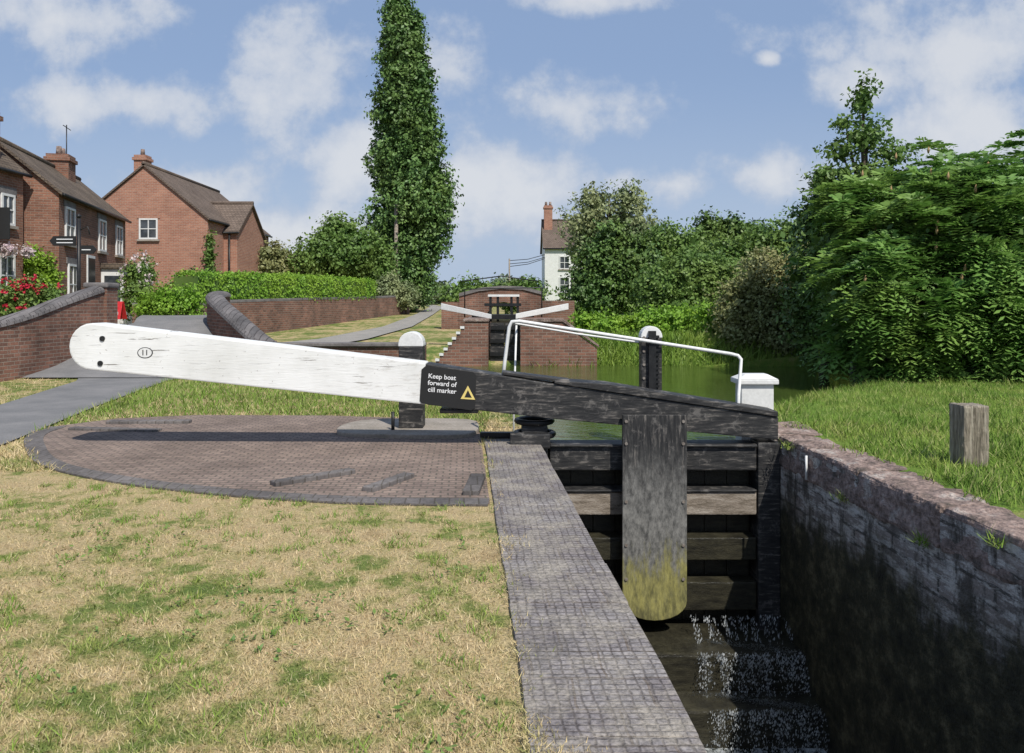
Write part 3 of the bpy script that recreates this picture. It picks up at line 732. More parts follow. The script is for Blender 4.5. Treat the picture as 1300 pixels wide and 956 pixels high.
# ------------------------------------------------------------ upper lock
U=empty('upper_lock')
YU=20.4
box('left_wing',-1.22,-0.62,YU,28,-0.6,1.02,M_brick,U); box('left_coping',-1.26,-0.60,YU-0.04,28,1.022,1.10,M_stone,U,0.02)
prism_xz('right_wing',[(0.22,-0.6),(0.22,1.02),(1.3,1.02),(2.2,0.35),(2.2,-0.6)],lambda x:YU,0.5,M_brick,U)
prism_xz('right_coping',[(0.2,1.022),(0.2,1.10),(1.33,1.10),(2.25,0.42),(2.25,0.35),(1.31,1.022)],lambda x:YU-0.04,0.58,M_stone,U,0.01)
box('right_bank_block',0.22,1.3,YU+0.5,28,-0.6,1.0,M_brick,U)
box('chamber_back',-0.62,0.22,23.5,23.7,-0.6,1.0,M_wetwood,U)
for i in range(9):
    sx=0.108
    box('brick_step',-1.22-sx*(i+1),-1.22-sx*i,YU,YU+1.1,-0.5,0.98-0.14*(i+1),M_brick,U)
    box('white_step_edge',-1.22-sx*(i+1)-0.012,-1.22-sx*i-0.012,YU-0.03,YU+0.12,0.982-0.14*(i+1),1.045-0.14*(i+1),M_whitep,U)
box('gate_leaf',-0.58,-0.21,21.0,21.15,-0.4,0.98,M_black,U); box('gate_leaf',-0.19,0.20,21.02,21.17,-0.4,0.98,M_black,U)
for z in (0.1,0.45,0.8): box('gate_rail',-0.58,0.2,20.93,20.99,z,z+0.1,M_iron,U)
UB=empty('balance_beam')
hexa('left_arm',[(-1.95,21.6,1.33),(-0.55,21.1,1.08),(-0.55,21.3,1.08),(-1.95,21.85,1.33),(-1.95,21.6,1.5),(-0.55,21.1,1.2),(-0.55,21.3,1.2),(-1.95,21.85,1.5)],M_whitep,UB,0.01)
hexa('right_arm',[(0.1,21.1,1.08),(1.55,21.6,1.33),(1.55,21.85,1.33),(0.1,21.3,1.08),(0.1,21.1,1.22),(1.55,21.6,1.5),(1.55,21.85,1.5),(0.1,21.3,1.22)],M_whitep,UB,0.01)
hexa('centre_arm',[(-0.54,21.1,1.06),(0.09,21.1,1.06),(0.09,21.3,1.06),(-0.54,21.3,1.06),(-0.54,21.1,1.2),(0.09,21.1,1.2),(0.09,21.3,1.2),(-0.54,21.3,1.2)],M_iron,UB,0.01)
UG=empty('paddle_gear_frame')
for x in (-0.62,-0.42,-0.05,0.12): box('gear_post',x,x+0.07,21.4,21.5,1.0,1.72,M_iron,UG,0.005)
box('gear_bar',-0.75,0.25,21.38,21.39,1.42,1.50,M_iron,UG); box('gear_bar',-0.65,0.2,21.36,21.37,1.68,1.74,M_whitep,UG)
box('walkway',-1.1,0.6,21.5,21.9,1.12,1.2,M_iron,UG,0.01)
tube('railing',[(-1.35,22.5,1.1),(-1.35,22.5,1.9),(0.85,22.5,1.95),(0.85,22.5,1.1)],0.02,M_iron,UG)
BB=empty('brick_bridge')
zz=[(-1.95,1.75),(-1.2,1.95),(-0.4,2.03),(0.4,2.0),(1.1,1.82)]
arch=[(0.35,0.3)]+[(-0.3+0.65*math.cos(a),0.9+0.65*math.sin(a)) for a in np.linspace(0,math.pi,9)]+[(-0.95,0.3)]
prism_xz('spandrel',[(1.1,0.3)]+[(x,z) for x,z in zz[::-1]]+[(-1.95,0.3)]+arch[::-1],lambda x:29,2.4,M_brick,BB)
prism_xz('coping',zz+[(x,z+0.12) for x,z in zz[::-1]],lambda x:28.95,0.4,M_blue,BB)
tube('railing',[(-1.9,28.9,2.3),(-0.4,28.9,2.5),(1.0,28.9,2.3)],0.02,M_iron,BB)
box('bridge_abutment',-2.6,-1.96,29,29.6,0.3,1.55,M_brick,BB); box('bridge_abutment',1.11,2.3,29,29.6,0.3,1.6,M_brick,BB)
# ------------------------------------------------------------ garden wall + hedge
def wallrun(name,P,th,mat,cap=None):
    e=empty(name)
    for i in range(len(P)-1):
        a,b=P[i],P[i+1]; d=Vector((b[0]-a[0],b[1]-a[1],0)).normalized(); n=Vector((-d.y,d.x,0))*th/2
        p=[(a[0]-n.x,a[1]-n.y,a[2]),(b[0]-n.x,b[1]-n.y,b[2]),(b[0]+n.x,b[1]+n.y,b[2]),(a[0]+n.x,a[1]+n.y,a[2])]
        p+=[(a[0]-n.x,a[1]-n.y,a[3]),(b[0]-n.x,b[1]-n.y,b[3]),(b[0]+n.x,b[1]+n.y,b[3]),(a[0]+n.x,a[1]+n.y,a[3])]
        hexa('wall_section',p,mat,e)
        if cap:
            q=[(x,y,z+0.003) for x,y,z in p[4:]]; q+=[(x,y,z+0.09) for x,y,z in p[4:]]
            hexa('coping_section',q,cap,e,0.01)
    return e
wallrun('garden_wall',[(-9.2,24.5,0.2,1.5),(-7.9,30,0.3,1.62),(-6.5,38,0.5,1.75),(-5.6,42,0.6,1.85)],0.3,M_brick,M_blue)
wallrun('garden_wall',[(-5.9,44,0.6,2.4),(-6.3,52,0.7,2.6)],0.3,M_brick,M_blue)
wallrun('garden_wall',[(-11.6,24.2,0.2,1.42),(-9.4,24.3,0.2,1.42)],0.3,M_brick,M_blue)
def hedge(name,P,th,mat,dens=420,leaf=0.09):
    e=empty(name); V=[]
    for i in range(len(P)-1):
        a,b=np.array(P[i]),np.array(P[i+1]); L=np.linalg.norm((b-a)[:2]); d=(b-a)[:2]/L; nn=np.array([-d[1],d[0]])
        h=a[3]-a[2]; n=int(dens*L*(th+2*h))
        t=RNG.uniform(0,1,n); face=RNG.uniform(0,1,n)*(th+2*h)
        s=np.where(face<h,-th/2,np.where(face<2*h,th/2,face-2*h-th/2)); 
        zz_=np.where(face<h,face/h,np.where(face<2*h,(face-h)/h,1.0))
        zb=a[2]+(b[2]-a[2])*t; zt_=a[3]+(b[3]-a[3])*t
        xy=a[:2]+(b-a)[:2]*t[:,None]+nn*s[:,None]
        wob=0.05*np.sin(t*L*3.1)+0.03*np.sin(t*L*7.7)
        Pp=np.stack([xy[:,0],xy[:,1],zb+(zt_-zb)*zz_+wob*zz_],1)+RNG.normal(size=(n,3))*0.05
        N0=np.where((face<2*h)[:,None],np.stack([nn[0]*np.sign(s),nn[1]*np.sign(s),np.full(n,0.3)],1),np.array([0,0,1.0]))
        V.append(rhombi(Pp,norm(N0+RNG.normal(size=(n,3))*0.5),leaf*RNG.uniform(0.7,1.4,n),0.6))
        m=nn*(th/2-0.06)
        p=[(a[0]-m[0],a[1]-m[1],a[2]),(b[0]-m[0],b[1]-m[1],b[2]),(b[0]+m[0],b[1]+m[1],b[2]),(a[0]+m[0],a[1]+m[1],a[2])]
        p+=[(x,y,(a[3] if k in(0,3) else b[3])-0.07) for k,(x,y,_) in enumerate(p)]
        hexa('shaded_core',p,F_dark,e)  # solid core in darker leaf colour, painting in the shade inside the hedge
    npmesh('leaves',np.concatenate(V),4,mat,e)
    return e
hedge('clipped_hedge',[(-10.3,24.9,1.3,2.42),(-8.35,30,1.6,2.5),(-7.0,37.5,1.75,2.55)],1.1,F_hedge)
bush('round_shrub',[(-10.2,23.2,1.5,0.55,0.5,0.6),(-9.6,23.4,1.5,0.5,0.5,0.65),(-10.9,23.6,1.4,0.5,0.5,0.5)],260,14,0.12,0.07,F_hedge)

# ------------------------------------------------------------ buildings
def bldg(name,A,ang,L,W,zb,ze,zr,wall,roof,over=0.15):
    e=empty(name)
    u=Vector((math.cos(ang),math.sin(ang),0)); v=Vector((-math.sin(ang),math.cos(ang),0))
    A=Vector((A[0],A[1],0))
    def P(a,b,z): q=A+u*a+v*b; return (q.x,q.y,z)
    V=[P(0,0,zb),P(L,0,zb),P(L,W,zb),P(0,W,zb),P(0,0,ze),P(L,0,ze),P(L,W,ze),P(0,W,ze),P(0,W/2,zr),P(L,W/2,zr)]
    F=[(0,1,5,4),(2,3,7,6),(0,4,8,7,3),(1,2,6,9,5)]
    mk('walls',V,F,wall,e)
    s=(zr-ze)/(W/2)
    for k,(b0,b1) in enumerate(((-over,W/2),(W+over,W/2))):
        z0=ze-s*over
        p=[P(-over,b0,z0+0.02),P(L+over,b0,z0+0.02),P(L+over,b1,zr+0.02),P(-over,b1,zr+0.02)]
        p+=[(x,y,z+0.1) for x,y,z in p]
        hexa('roof_slope_%d'%(k+1),p,roof,e)
    a=P(-over,W/2,zr+0.13); b=P(L+over,W/2,zr+0.13); tube('ridge_tiles',[a,b],0.1,roof,e)
    a=P(-over,-over-0.05,ze-0.06); b=P(L+over,-over-0.05,ze-0.06); tube('gutter',[a,b],0.05,M_iron,e)
    return e,P
def obox(name,P,a0,a1,b0,b1,z0,z1,mat,e,bev=0):
    p=[P(a0,b0,z0),P(a1,b0,z0),P(a1,b1,z0),P(a0,b1,z0),P(a0,b0,z1),P(a1,b0,z1),P(a1,b1,z1),P(a0,b1,z1)]
    return hexa(name,p,mat,e,bev)
def window(e,P,a,z,w,h,side='f',arch=True,bars=2,lint=None,frame=None):
    fr=frame or M_whitep
    if side=='f': Q=lambda p,q,zz_:P(a+p,q,zz_)
    else: Q=lambda p,q,zz_:P(q,a+p,zz_)
    obox('glass',Q,-w/2+.04,w/2-.04,-0.02,0.01,z-h/2+.04,z+h/2-.04,M_glass,e)
    t=0.07
    obox('frame_side',Q,-w/2,-w/2+t,-0.06,-0.003,z-h/2,z+h/2,fr,e); obox('frame_side',Q,w/2-t,w/2,-0.06,-0.003,z-h/2,z+h/2,fr,e)
    obox('frame_top',Q,-w/2+t,w/2-t,-0.06,-0.003,z+h/2-t,z+h/2,fr,e); obox('frame_bottom',Q,-w/2+t,w/2-t,-0.06,-0.003,z-h/2,z-h/2+t,fr,e)
    for k in range(1,bars):
        x=-w/2+w*k/bars; obox('mullion',Q,x-.02,x+.02,-0.05,-0.022,z-h/2+t,z+h/2-t,fr,e)
    obox('transom',Q,-w/2+t,w/2-t,-0.048,-0.024,z-.02,z+.02,fr,e)
    obox('sill',Q,-w/2-.08,w/2+.08,-0.1,-0.002,z-h/2-.09,z-h/2-.003,M_slab,e)
    if arch: obox('lintel',Q,-w/2-.1,w/2+.1,-0.03,-0.002,z+h/2+.003,z+h/2+.2,lint or M_blue,e)
def chimney(e,P,a,b,z0,z1,w=0.7,d=0.5,mat=None,pots=2):
    mat=mat or M_brickcot
    obox('chimney_stack',P,a-w/2,a+w/2,b-d/2,b+d/2,z0,z1,mat,e)
    obox('chimney_band',P,a-w/2-.06,a+w/2+.06,b-d/2-.06,b+d/2+.06,z1-.25,z1-.12,mat,e)
    for i in range(pots):
        x=a-w/4+i*w/2 if pots>1 else a
        tube('chimney_pot',[P(x,b,z1),P(x,b,z1+.3)],[0.11,0.09],M_stone,e)
a1=math.atan2(0.97,-0.23)
e,P=bldg('brick_cottage',(-13.8,24),a1,8.2,3.5,0.1,4.86,6.35,M_brickcot,M_roof,0.12)
for t in (1.0,4.7,7.1): window(e,P,t,3.95,0.95,1.15)
window(e,P,1.3,2.1,1.0,1.3)
obox('bay_window',P,4.6,6.2,-0.75,-0.002,0.6,2.75,M_whitep,e,0.02); obox('bay_roof',P,4.5,6.3,-0.85,-0.002,2.753,2.95,M_roof,e,0.02)
for k in range(3): obox('bay_glass',P,4.7+k*.5,5.1+k*.5,-0.77,-0.752,1.5,2.5,M_glass,e)
obox('bay_glass_side',P,4.58,4.598,-0.65,-0.12,1.5,2.5,M_glass,e)
obox('door_frame',P,2.85,3.75,-0.04,-0.002,1.0,3.15,M_whitep,e); obox('door',P,2.93,3.67,-0.06,-0.042,1.0,3.05,M_iron,e)
window(e,P,6.95,2.2,0.9,1.2)
chimney(e,P,5.6,1.6,5.4,6.95,0.85,0.75)
tube('aerial',[P(6.6,1.7,6.3),P(6.6,1.7,8.3)],0.02,M_iron,e); tube('aerial_arm',[P(6.2,1.7,8.2),P(7.1,1.7,8.2)],0.015,M_iron,e)
e,P=bldg('brick_pub',(-14.55,21.9),math.pi/2,1.55,4.4,0.0,5.35,7.2,M_brickcot,M_roof,0.12)
window(e,P,0.75,2.3,0.7,1.2,'f'); window(e,P,0.8,4.2,0.6,0.9,'f')
chimney(e,P,0.5,0.45,5.5,7.0,0.6,0.5)
obox('pub_sign',P,0.25,0.29,-0.42,-0.08,3.3,4.2,M_ink,e,0.01)
npmesh('hanging_basket',leafcloud([(-14.25,22.3,3.0,0.2,0.2,0.2),(-14.2,23.1,3.0,0.2,0.2,0.2)],60,12,0.07,0.06),4,M_rosew,e)
e,P=bldg('gable_house',(-13.9,36),math.pi/2,9,5.8,0.3,5.35,7.75,M_brickhouse,M_rooflight,0.1)
window(e,P,2.7,4.9,0.85,0.95,'g',True,2,M_brickhouse)
chimney(e,P,0.6,3.25,7.3,8.35,0.6,0.55,M_brickhouse,1)
npmesh('ivy',leafcloud([(-13.75,35.9,3.3,0.22,0.15,1.6)],60,12,0.15,0.12),4,F_mid,e)
e,P=bldg('house_wing',(-16,38),0.0,2.75,4,0.3,4.95,6.45,M_brickhouse,M_rooflight,0.12)
tube('downpipe',[(-13.6,37.9,4.9),(-13.6,37.9,1)],0.05,M_iron,e)
e,P=bldg('white_house',(2.5,60),0.0,8,6,0.8,5.7,8.0,M_whitep,M_rooflight,0.15)
chimney(e,P,0.35,2.2,6.2,9.2,0.65,0.6,M_brickhouse,2)
window(e,P,1.5,2.9,0.8,1.2,arch=False); window(e,P,1.5,4.6,0.8,1.0,arch=False)
bush('climbing_plant',[(-14.6,23.75,2.6,0.6,0.2,0.75),(-14.0,23.75,2.2,0.35,0.25,0.8)],140,14,0.16,0.10,F_hedge)
def rosebush(name,lobes,petal,n=90,mat=F_mid):
    e=bush(name,lobes,220,14,0.14,0.08,mat)
    L=np.array(lobes); idx=RNG.integers(0,len(L),n); d=norm(RNG.normal(size=(n,3))+np.array([0.3,-0.8,0.3]))
    C=L[idx,:3]+d*1.05*L[idx,3:6]; Pp=np.repeat(C,9,axis=0)+RNG.normal(size=(n*9,3))*0.03
    npmesh('blooms',rhombi(Pp,norm(RNG.normal(size=Pp.shape)),RNG.uniform(0.05,0.09,len(Pp)),0.9),4,petal,e)
rosebush('rose_bush',[(-12.0,19.0,1.5,0.5,0.4,0.6),(-11.3,19.2,1.4,0.5,0.4,0.6),(-11.7,19.1,1.75,0.35,0.35,0.4)],M_rose,60)
rosebush('rose_bush',[(-13.0,27.2,2.2,0.5,0.5,0.9),(-13.3,28.5,2.4,0.5,0.5,0.9)],M_rosew,60)
bush('garden_shrub',[(-12.3,26,1.6,0.7,0.6,0.7),(-11.6,27,1.5,0.7,0.6,0.7),(-12.2,30,2.0,0.9,0.8,0.9)],300,12,0.16,0.1,F_dark)
e=empty('fingerpost_sign')
tube('post',[(-10.72,19.5,0.3),(-10.72,19.5,3.6)],0.045,M_iron,e)
tube('finial',[(-10.72,19.5,3.6),(-10.72,19.5,3.66),(-10.72,19.5,3.72)],[0.03,0.07,0.01],M_iron,e)
prism_xz('finger_left',[(-11.32,2.92),(-11.42,3.04),(-11.32,3.16),(-10.78,3.16),(-10.78,2.92)],lambda x:19.45,0.03,M_ink,e)
prism_xz('finger_right',[(-10.66,2.72),(-10.66,2.93),(-10.35,2.93),(-10.26,2.825),(-10.35,2.72)],lambda x:19.45,0.03,M_ink,e)
for z in (2.985,3.07):
    box('finger_text',-11.24,-10.84,19.44,19.448,z,z+0.022,M_wlet,e)
box('finger_text',-10.62,-10.4,19.44,19.448,2.81,2.832,M_wlet,e)
tube('bracket',[(-10.72,19.5,3.3),(-10.5,19.5,3.4),(-10.45,19.5,3.2)],0.015,M_iron,e)
e=empty('pavement_sign')
hexa('front_board',[(-11.35,22.0,1.05),(-10.95,22.0,1.05),(-10.95,22.04,1.05),(-11.35,22.04,1.05),(-11.35,22.15,1.55),(-10.95,22.15,1.55),(-10.95,22.19,1.55),(-11.35,22.19,1.55)],M_red,e,0.01)
hexa('rear_board',[(-11.35,22.4,1.05),(-10.95,22.4,1.05),(-10.95,22.44,1.05),(-11.35,22.44,1.05),(-11.35,22.2,1.55),(-10.95,22.2,1.55),(-10.95,22.24,1.55),(-11.35,22.24,1.55)],M_red,e,0.01)
box('poster',-11.28,-11.02,22.03,22.05,1.17,1.26,M_whitep,e)
tube('utility_pole',[(-6.35,43.2,0.6),(-6.35,43.2,7.0)],[0.13,0.1],M_greywood,None)
e=empty('overhead_wires')
for k,(za,zb_) in enumerate(((4.75,5.2),(4.5,5.0),(4.3,4.9))):
    tube('wire_%d'%(k+1),[(-0.2,60,za),(1.2,60,(za+zb_)/2-0.12),(2.5,60,zb_)],0.025,M_iron,e,5)
tube('wire_post',[(-0.2,60,1.0),(-0.2,60,4.9)],0.06,M_greywood,e,6)

# ------------------------------------------------------------ trees
lobes=[]
for z in np.arange(2.6,18.4,0.8):
    y=385-(z-1.5)/0.045
    hw=np.interp(y,[0,15,50,120,200,280,320,360],[18,27,40,50,61,71,67,42])*0.045*0.82
    cx=np.interp(y,[0,80,355],[-6.6,-6.15,-5.7])
    for k in range(3):
        a=random.uniform(0,6.28); lobes.append((cx+math.cos(a)*hw*0.28,45+math.sin(a)*hw*0.28,z+random.uniform(-.3,.3),hw*random.uniform(0.66,0.88),hw*0.8,1.3))
lobes.append((-6.65,45,18.9,0.4,0.4,0.9)); lobes.append((-6.9,45,18.3,0.35,0.35,0.8))
tree('poplar_tree',(-5.8,45,1.2),lobes,5000,14,0.24,0.20,F_pop,0.35,False,shell=(0.80,1.06),inner=0.2)
tree('broadleaf_tree',(-9.4,42,1.0),[(-9.6,42,4.0,2.0,1.8,1.5),(-8.2,42,4.2,1.6,1.6,1.4),(-10.6,42,3.4,1.5,1.4,1.1),(-7.6,42.5,3.2,1.3,1.2,1.2),(-9.2,42,5.2,1.2,1.2,1.0)],900,16,0.3,0.18,F_mid,0.2)
bush('garden_bush',[(-13.2,42,3.2,1.3,1.2,1.4),(-12,42,3.0,1.2,1.2,1.3),(-14.2,42,2.8,1,1,1.2),(-12.7,42,4.0,.8,.8,.8)],500,14,0.25,0.15,F_olive)
bush('silver_shrub',[(-6.3,40.5,2.2,0.8,0.8,0.9),(-5.5,40.8,1.9,0.6,0.7,0.7)],260,14,0.2,0.14,F_grey)
tree('willow_tree',(5.2,46,1.0),[(4.4,46,6.2,1.5,1.5,1.8),(6.4,46,6.3,1.9,1.8,1.7),(4.8,46,7.6,1.1,1.1,1.0),(6.9,46,7.7,1.1,1.1,0.9),(7.6,46,5.2,1.8,1.6,2.0),(3.9,46,4.8,1.0,1.0,1.5)],700,12,0.32,0.19,F_grey,0.25,shell=(0.3,1.1),inner=0.08)
tree('broadleaf_tree',(4.3,33,0.7),[(3.8,33,3.0,1.3,1.2,1.4),(5.0,33,3.1,1.3,1.3,1.3),(3.5,33,1.9,1.6,1.4,1.2),(5.4,33,2.0,1.2,1.2,1.3),(4.1,33,4.2,0.8,0.8,0.8)],950,15,0.25,0.15,F_dark,0.2)
bush('round_shrub',[(0.7,36,1.9,0.9,0.8,0.8),(0.0,36,1.8,0.6,0.6,0.7)],260,14,0.2,0.14,F_mid)
tree('broadleaf_tree',(8,40,0.9),[(7.8,40,4.3,1.4,1.4,1.3),(9.0,40,3.8,1.4,1.4,1.5),(6.6,40,3.3,1.3,1.3,1.4),(8.4,40,2.6,2.2,1.5,1.6)],750,14,0.3,0.18,F_mid,0.2)
tree('broadleaf_tree',(12,44,1.0),[(11.0,44,5.0,1.1,1.2,1.7),(12.2,44,5.3,1.0,1.1,1.2),(13.6,44,4.8,1.3,1.3,1.3),(12,44,3,2.6,1.5,1.6)],750,14,0.32,0.2,F_dark,0.2)
tree('hawthorn_tree',(5.3,26,0.5),[(4.9,26,2.0,0.9,0.9,0.9),(5.9,26,2.2,1.0,1,1.0),(6.8,26,2.1,1.0,1,1.1),(5.6,25.5,1.2,1.3,0.9,0.8)],800,14,0.2,0.12,F_mid,0.1)
bush('brambles',[(3.9,23.0,0.8,0.8,0.6,0.55),(4.9,23.2,0.8,0.9,0.7,0.7),(3.0,23,0.7,0.7,0.5,0.45),(5.8,22.6,0.8,0.8,0.7,0.8),(2.4,24,0.8,0.7,0.6,0.5)],800,13,0.16,0.10,F_hedge,inner=0.4)
bush('waterside_shrub',[(6.3,21.6,1.1,0.8,0.7,1.2),(7.3,21.2,1.2,0.9,0.8,1.4),(6.9,21.6,2.2,0.7,0.7,0.8),(8.0,21.2,1.8,0.8,0.8,1.2)],900,15,0.2,0.10,F_olive,inner=0.2)
tree('broadleaf_tree',(9,30,0.6),[(8.0,30,2.6,1.4,1.2,1.6),(9.5,30,3.0,1.5,1.3,1.5),(10.8,30,3.3,1.5,1.3,1.8),(8.9,29,1.6,2.2,1.2,1.2)],800,14,0.28,0.16,F_mid,0.15)
tree('alder_tree',(7.2,18.3,0.2),[(7.3,18.6,1.6,0.95,0.9,1.6),(8.1,18.6,2.6,1.2,1.1,1.5),(7.6,18.6,3.4,0.9,0.9,1.1),(8.7,18,1.4,1.3,1.0,1.5)],1100,15,0.22,0.11,F_dark,0.12)
tl_=[(8.0,18,6.2,0.25,0.25,0.55),(8.1,18,5.3,0.5,0.5,0.4),(7.5,18,5.0,0.4,0.4,0.2),(8.7,18,4.9,0.4,0.4,0.3),(8.1,18,4.3,0.9,0.7,0.5),(7.2,18,4.4,0.4,0.5,0.25),(9.0,18,4.2,0.6,0.5,0.4),(7.6,18,5.6,0.25,0.25,0.12)]
tree('ash_tree',(8.2,18,0.2),tl_,420,13,0.15,0.11,F_mid,0.1,shell=(0.3,1.2),inner=0.03)
def fronds(lobes,nc,per,L0=0.44,ll=0.18,lw=0.07):
    L=np.array(lobes,float); w=L[:,3]*L[:,5]; w/=w.sum(); idx=RNG.choice(len(L),nc,p=w)
    d=norm(RNG.normal(size=(nc,3))+np.array([-0.2,-0.7,0.3])); C=L[idx,:3]+d*RNG.uniform(0.74,1.1,nc)[:,None]*L[idx,3:6]
    C=C+0.17*np.sin(C[:,[1,2,0]]*3.1)
    ax=norm(d*0.7+np.array([0,-0.15,0.7])+RNG.normal(size=(nc,3))*0.2)
    t1=norm(np.cross(ax,RNG.normal(size=(nc,3)))); t2=np.cross(ax,t1)
    n=nc*per
    a=np.tile(np.arange(per)*2*math.pi/per,nc)+RNG.uniform(-0.3,0.3,n)
    R=lambda q:np.repeat(q,per,axis=0)
    O=R(C)
    e=norm(R(t1)*np.cos(a)[:,None]+R(t2)*np.sin(a)[:,None]+R(ax)*RNG.uniform(0.15,0.8,n)[:,None])
    up=np.array([0,0,1.0]); s=norm(np.cross(e,np.broadcast_to(up,e.shape)))
    Ls=L0*np.repeat(RNG.uniform(0.7,1.3,nc),per)*RNG.uniform(0.85,1.15,n); V=[]
    for j in range(1,7):
        t=j/6; p=O+e*(Ls*t)[:,None]-up*(Ls*0.45*t*t)[:,None]
        sc=(0.55+0.9*math.sin(math.pi*min(1,t*0.9+0.08)))*0.78
        for sg_ in (-1,1):
            dr=norm(s*sg_+e*0.5-up*0.22+RNG.normal(size=(n,3))*0.12); tip=p+dr*ll*sc; mid=p+dr*ll*sc*0.45; ww=e*lw*sc*0.5
            V.append(np.stack([p,mid+ww,tip,mid-ww],1))
    return np.stack(V,1).reshape(-1,3)
SL=[(9.6,15.2,1.9,2.4,1.7,2.1),(7.3,14.9,1.4,1.5,1.2,1.5),(10.6,16,3.1,2.2,1.8,1.7),(8.7,16.6,2.8,1.7,1.6,1.7),(7.4,16.6,2.4,1.2,1.2,1.6),(12.2,15.5,2.8,2,1.8,2.3),(8.3,15.2,2.4,1.5,1.2,1.4),(10,14.6,0.9,2.6,1.1,1.0),(7.6,14.6,0.6,1.4,0.9,0.7)]
S=empty('sumac_tree')
npmesh('fronds',fronds(SL,1250,8),4,F_sumac,S)
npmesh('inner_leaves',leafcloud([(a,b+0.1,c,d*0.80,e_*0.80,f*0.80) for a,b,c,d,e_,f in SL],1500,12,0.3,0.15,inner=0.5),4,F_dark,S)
for i,l in enumerate(SL): tube('stem_%d'%(i+1),[(l[0],l[1]+0.3,0),(l[0]+0.1,l[1]+0.2,l[2]*0.6),(l[0]-0.1,l[1],l[2]+l[5]*0.8)],[0.09,0.06,0.02],M_bark,S,6)
for k in range(50):
    l=SL[random.randrange(7)]; d=Vector((random.gauss(0,1),-abs(random.gauss(0,1)),abs(random.gauss(0.3,0.8)))).normalized()
    c=(l[0]+d.x*l[3],l[1]+d.y*l[4]-0.1,l[2]+d.z*l[5]+0.15); tube('seed_spike',[c,(c[0],c[1],c[2]+0.06),(c[0]+0.01,c[1],c[2]+0.15)],[0.014,0.028,0.004],M_spike,S,6)
far=[]
for i in range(60):
    x=-70+i*2.6+random.uniform(-1,1); far.append((x,95+random.uniform(-6,8),2.0+random.uniform(-.4,1.0),2.6,2,random.uniform(1.4,2.8)))
npmesh('distant_treeline',leafcloud(far,3200,10,0.6,0.5,inner=0.3),4,F_far)
far=[(x,62.5+random.uniform(-1,3),2.0,2.0,1.6,random.uniform(1.0,1.9)) for x in list(np.arange(-24,-10,1.8))+list(np.arange(-4,2,1.7))+list(np.arange(12,34,1.8))]
npmesh('background_trees',leafcloud(far,1300,12,0.4,0.3,inner=0.3),4,F_mid)
far=[(x,27+random.uniform(-1,3),2.6,2.0,1.6,random.uniform(2.0,3.0)) for x in np.arange(11,26,1.8)]
npmesh('background_trees',leafcloud(far,900,12,0.4,0.25,inner=0.4),4,F_dark)

# ------------------------------------------------------------ light and sky
sunv=Vector((0.5,-0.95,1.32)).normalized()
el=math.asin(sunv.z); az=math.atan2(sunv.x,sunv.y)
ld=bpy.data.lights.new('sun','SUN'); ld.energy=4.8; ld.angle=math.radians(0.5); ld.color=(1.0,0.955,0.88)
lo=bpy.data.objects.new('sun',ld); COL.objects.link(lo); lo.rotation_euler=sunv.to_track_quat('Z','Y').to_euler(); lo.location=(5,-5,20)
w=bpy.data.worlds.new('World'); scn.world=w; w.use_nodes=True; nt=w.node_tree
bg=nt.nodes['Background']
sky=nd(nt,'ShaderNodeTexSky',{'sky_type':'NISHITA','sun_disc':False,'sun_elevation':el,'sun_rotation':az,'air_density':1.0,'dust_density':1.6,'ozone_density':1.5})
tc=nd(nt,'ShaderNodeTexCoord').outputs['Generated']
sp=nd(nt,'ShaderNodeSeparateXYZ',None,{0:tc}).outputs
yy=ma(nt,'MAXIMUM',ma(nt,'ABSOLUTE',sp[1]),0.15)
u=ma(nt,'DIVIDE',sp[0],yy); v=ma(nt,'DIVIDE',sp[2],yy)
vec=nd(nt,'ShaderNodeCombineXYZ',None,{0:u,1:v,2:ma(nt,'MULTIPLY',sp[1],0.5)}).outputs[0]
n1=nd(nt,'ShaderNodeTexNoise',None,{'Vector':vec,'Scale':10.0,'Detail':8.0,'Roughness':0.6}).outputs[0]
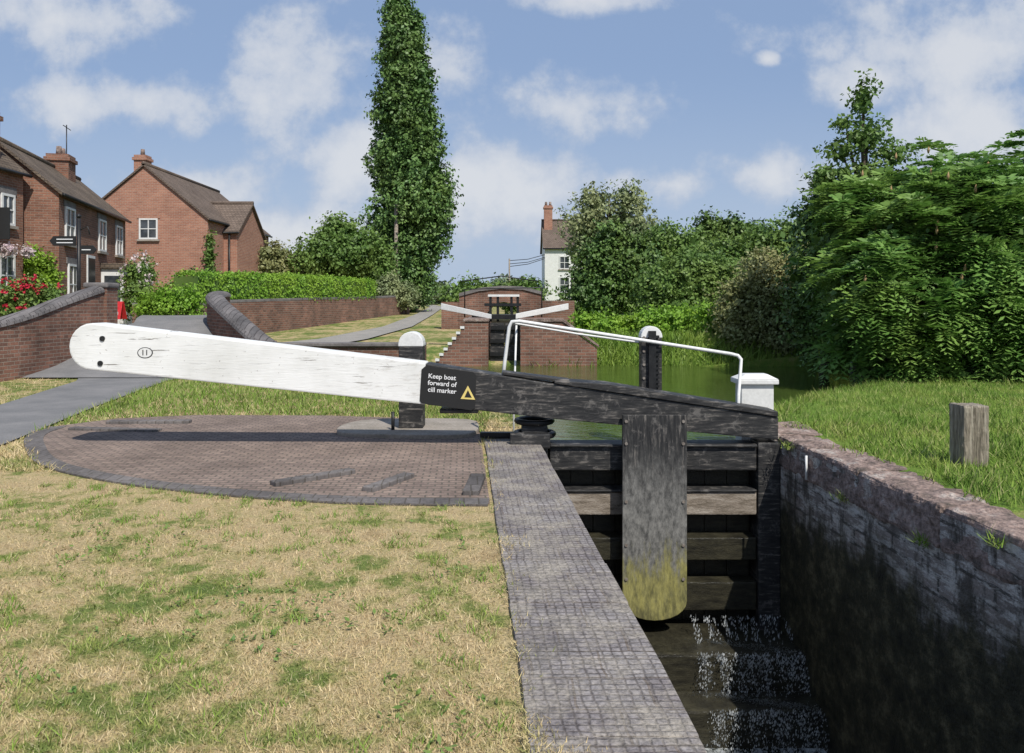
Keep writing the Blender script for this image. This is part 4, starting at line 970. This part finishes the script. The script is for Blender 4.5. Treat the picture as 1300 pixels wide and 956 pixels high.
blobs=[(-0.27,0.285,0.13,0.095),(-0.20,0.19,0.13,0.07),(-0.065,0.285,0.08,0.065),(0.06,0.25,0.11,0.05),(-0.47,0.25,0.17,0.05),(-0.58,0.36,0.19,0.06),
(0.57,0.33,0.22,0.10),(0.46,0.285,0.09,0.04),(0.33,0.165,0.11,0.04),(0.20,0.15,0.10,0.03),(-0.03,0.14,0.15,0.08),(-0.39,0.145,0.12,0.045),(0.10,0.385,0.12,0.02),(-0.3,0.09,0.25,0.045),(0.62,0.22,0.15,0.09),(0.325,0.31,0.018,0.012),(1.1,0.3,0.3,0.12),(-1.1,0.35,0.3,0.1)]
mx=None
for (a,b,c,d) in blobs:
    du=ma(nt,'DIVIDE',ma(nt,'SUBTRACT',u,a),c); dv=ma(nt,'DIVIDE',ma(nt,'SUBTRACT',v,b),d)
    r=ma(nt,'SUBTRACT',1.0,ma(nt,'SQRT',ma(nt,'ADD',ma(nt,'MULTIPLY',du,du),ma(nt,'MULTIPLY',dv,dv))))
    mx=r if mx is None else ma(nt,'MAXIMUM',mx,r)
mx=ma(nt,'MAXIMUM',mx,-0.6)
f=ma(nt,'ADD',mx,ma(nt,'MULTIPLY',ma(nt,'SUBTRACT',n1,0.5),3.0))
mask=smooth(nt,f,-0.1,0.55)
sh=smooth(nt,f,0.1,1.1)
cc=mixc(nt,sh,(5.2,5.8,6.9),(7.6,7.7,7.9))
base=mixc(nt,0.7,sky.outputs[0],(3.1,4.35,6.8))
haze=smooth(nt,v,0.32,0.0)
base=mixc(nt,ma(nt,'MULTIPLY',haze,0.75),base,(4.8,5.75,7.2))
colr=mixc(nt,ma(nt,'MULTIPLY',mask,0.78),base,cc)
nt.links.new(colr,bg.inputs['Color']); bg.inputs['Strength'].default_value=0.1

# ------------------------------------------------------------ camera
cd=bpy.data.cameras.new('camera'); cam=bpy.data.objects.new('camera',cd); COL.objects.link(cam)
cd.sensor_width=36; cd.lens=27.7; cd.shift_y=-0.0715; cd.clip_end=5000; cd.clip_start=0.05
cam.location=(0,0,1.5); cam.rotation_euler=(math.radians(90),0,0)
scn.camera=cam
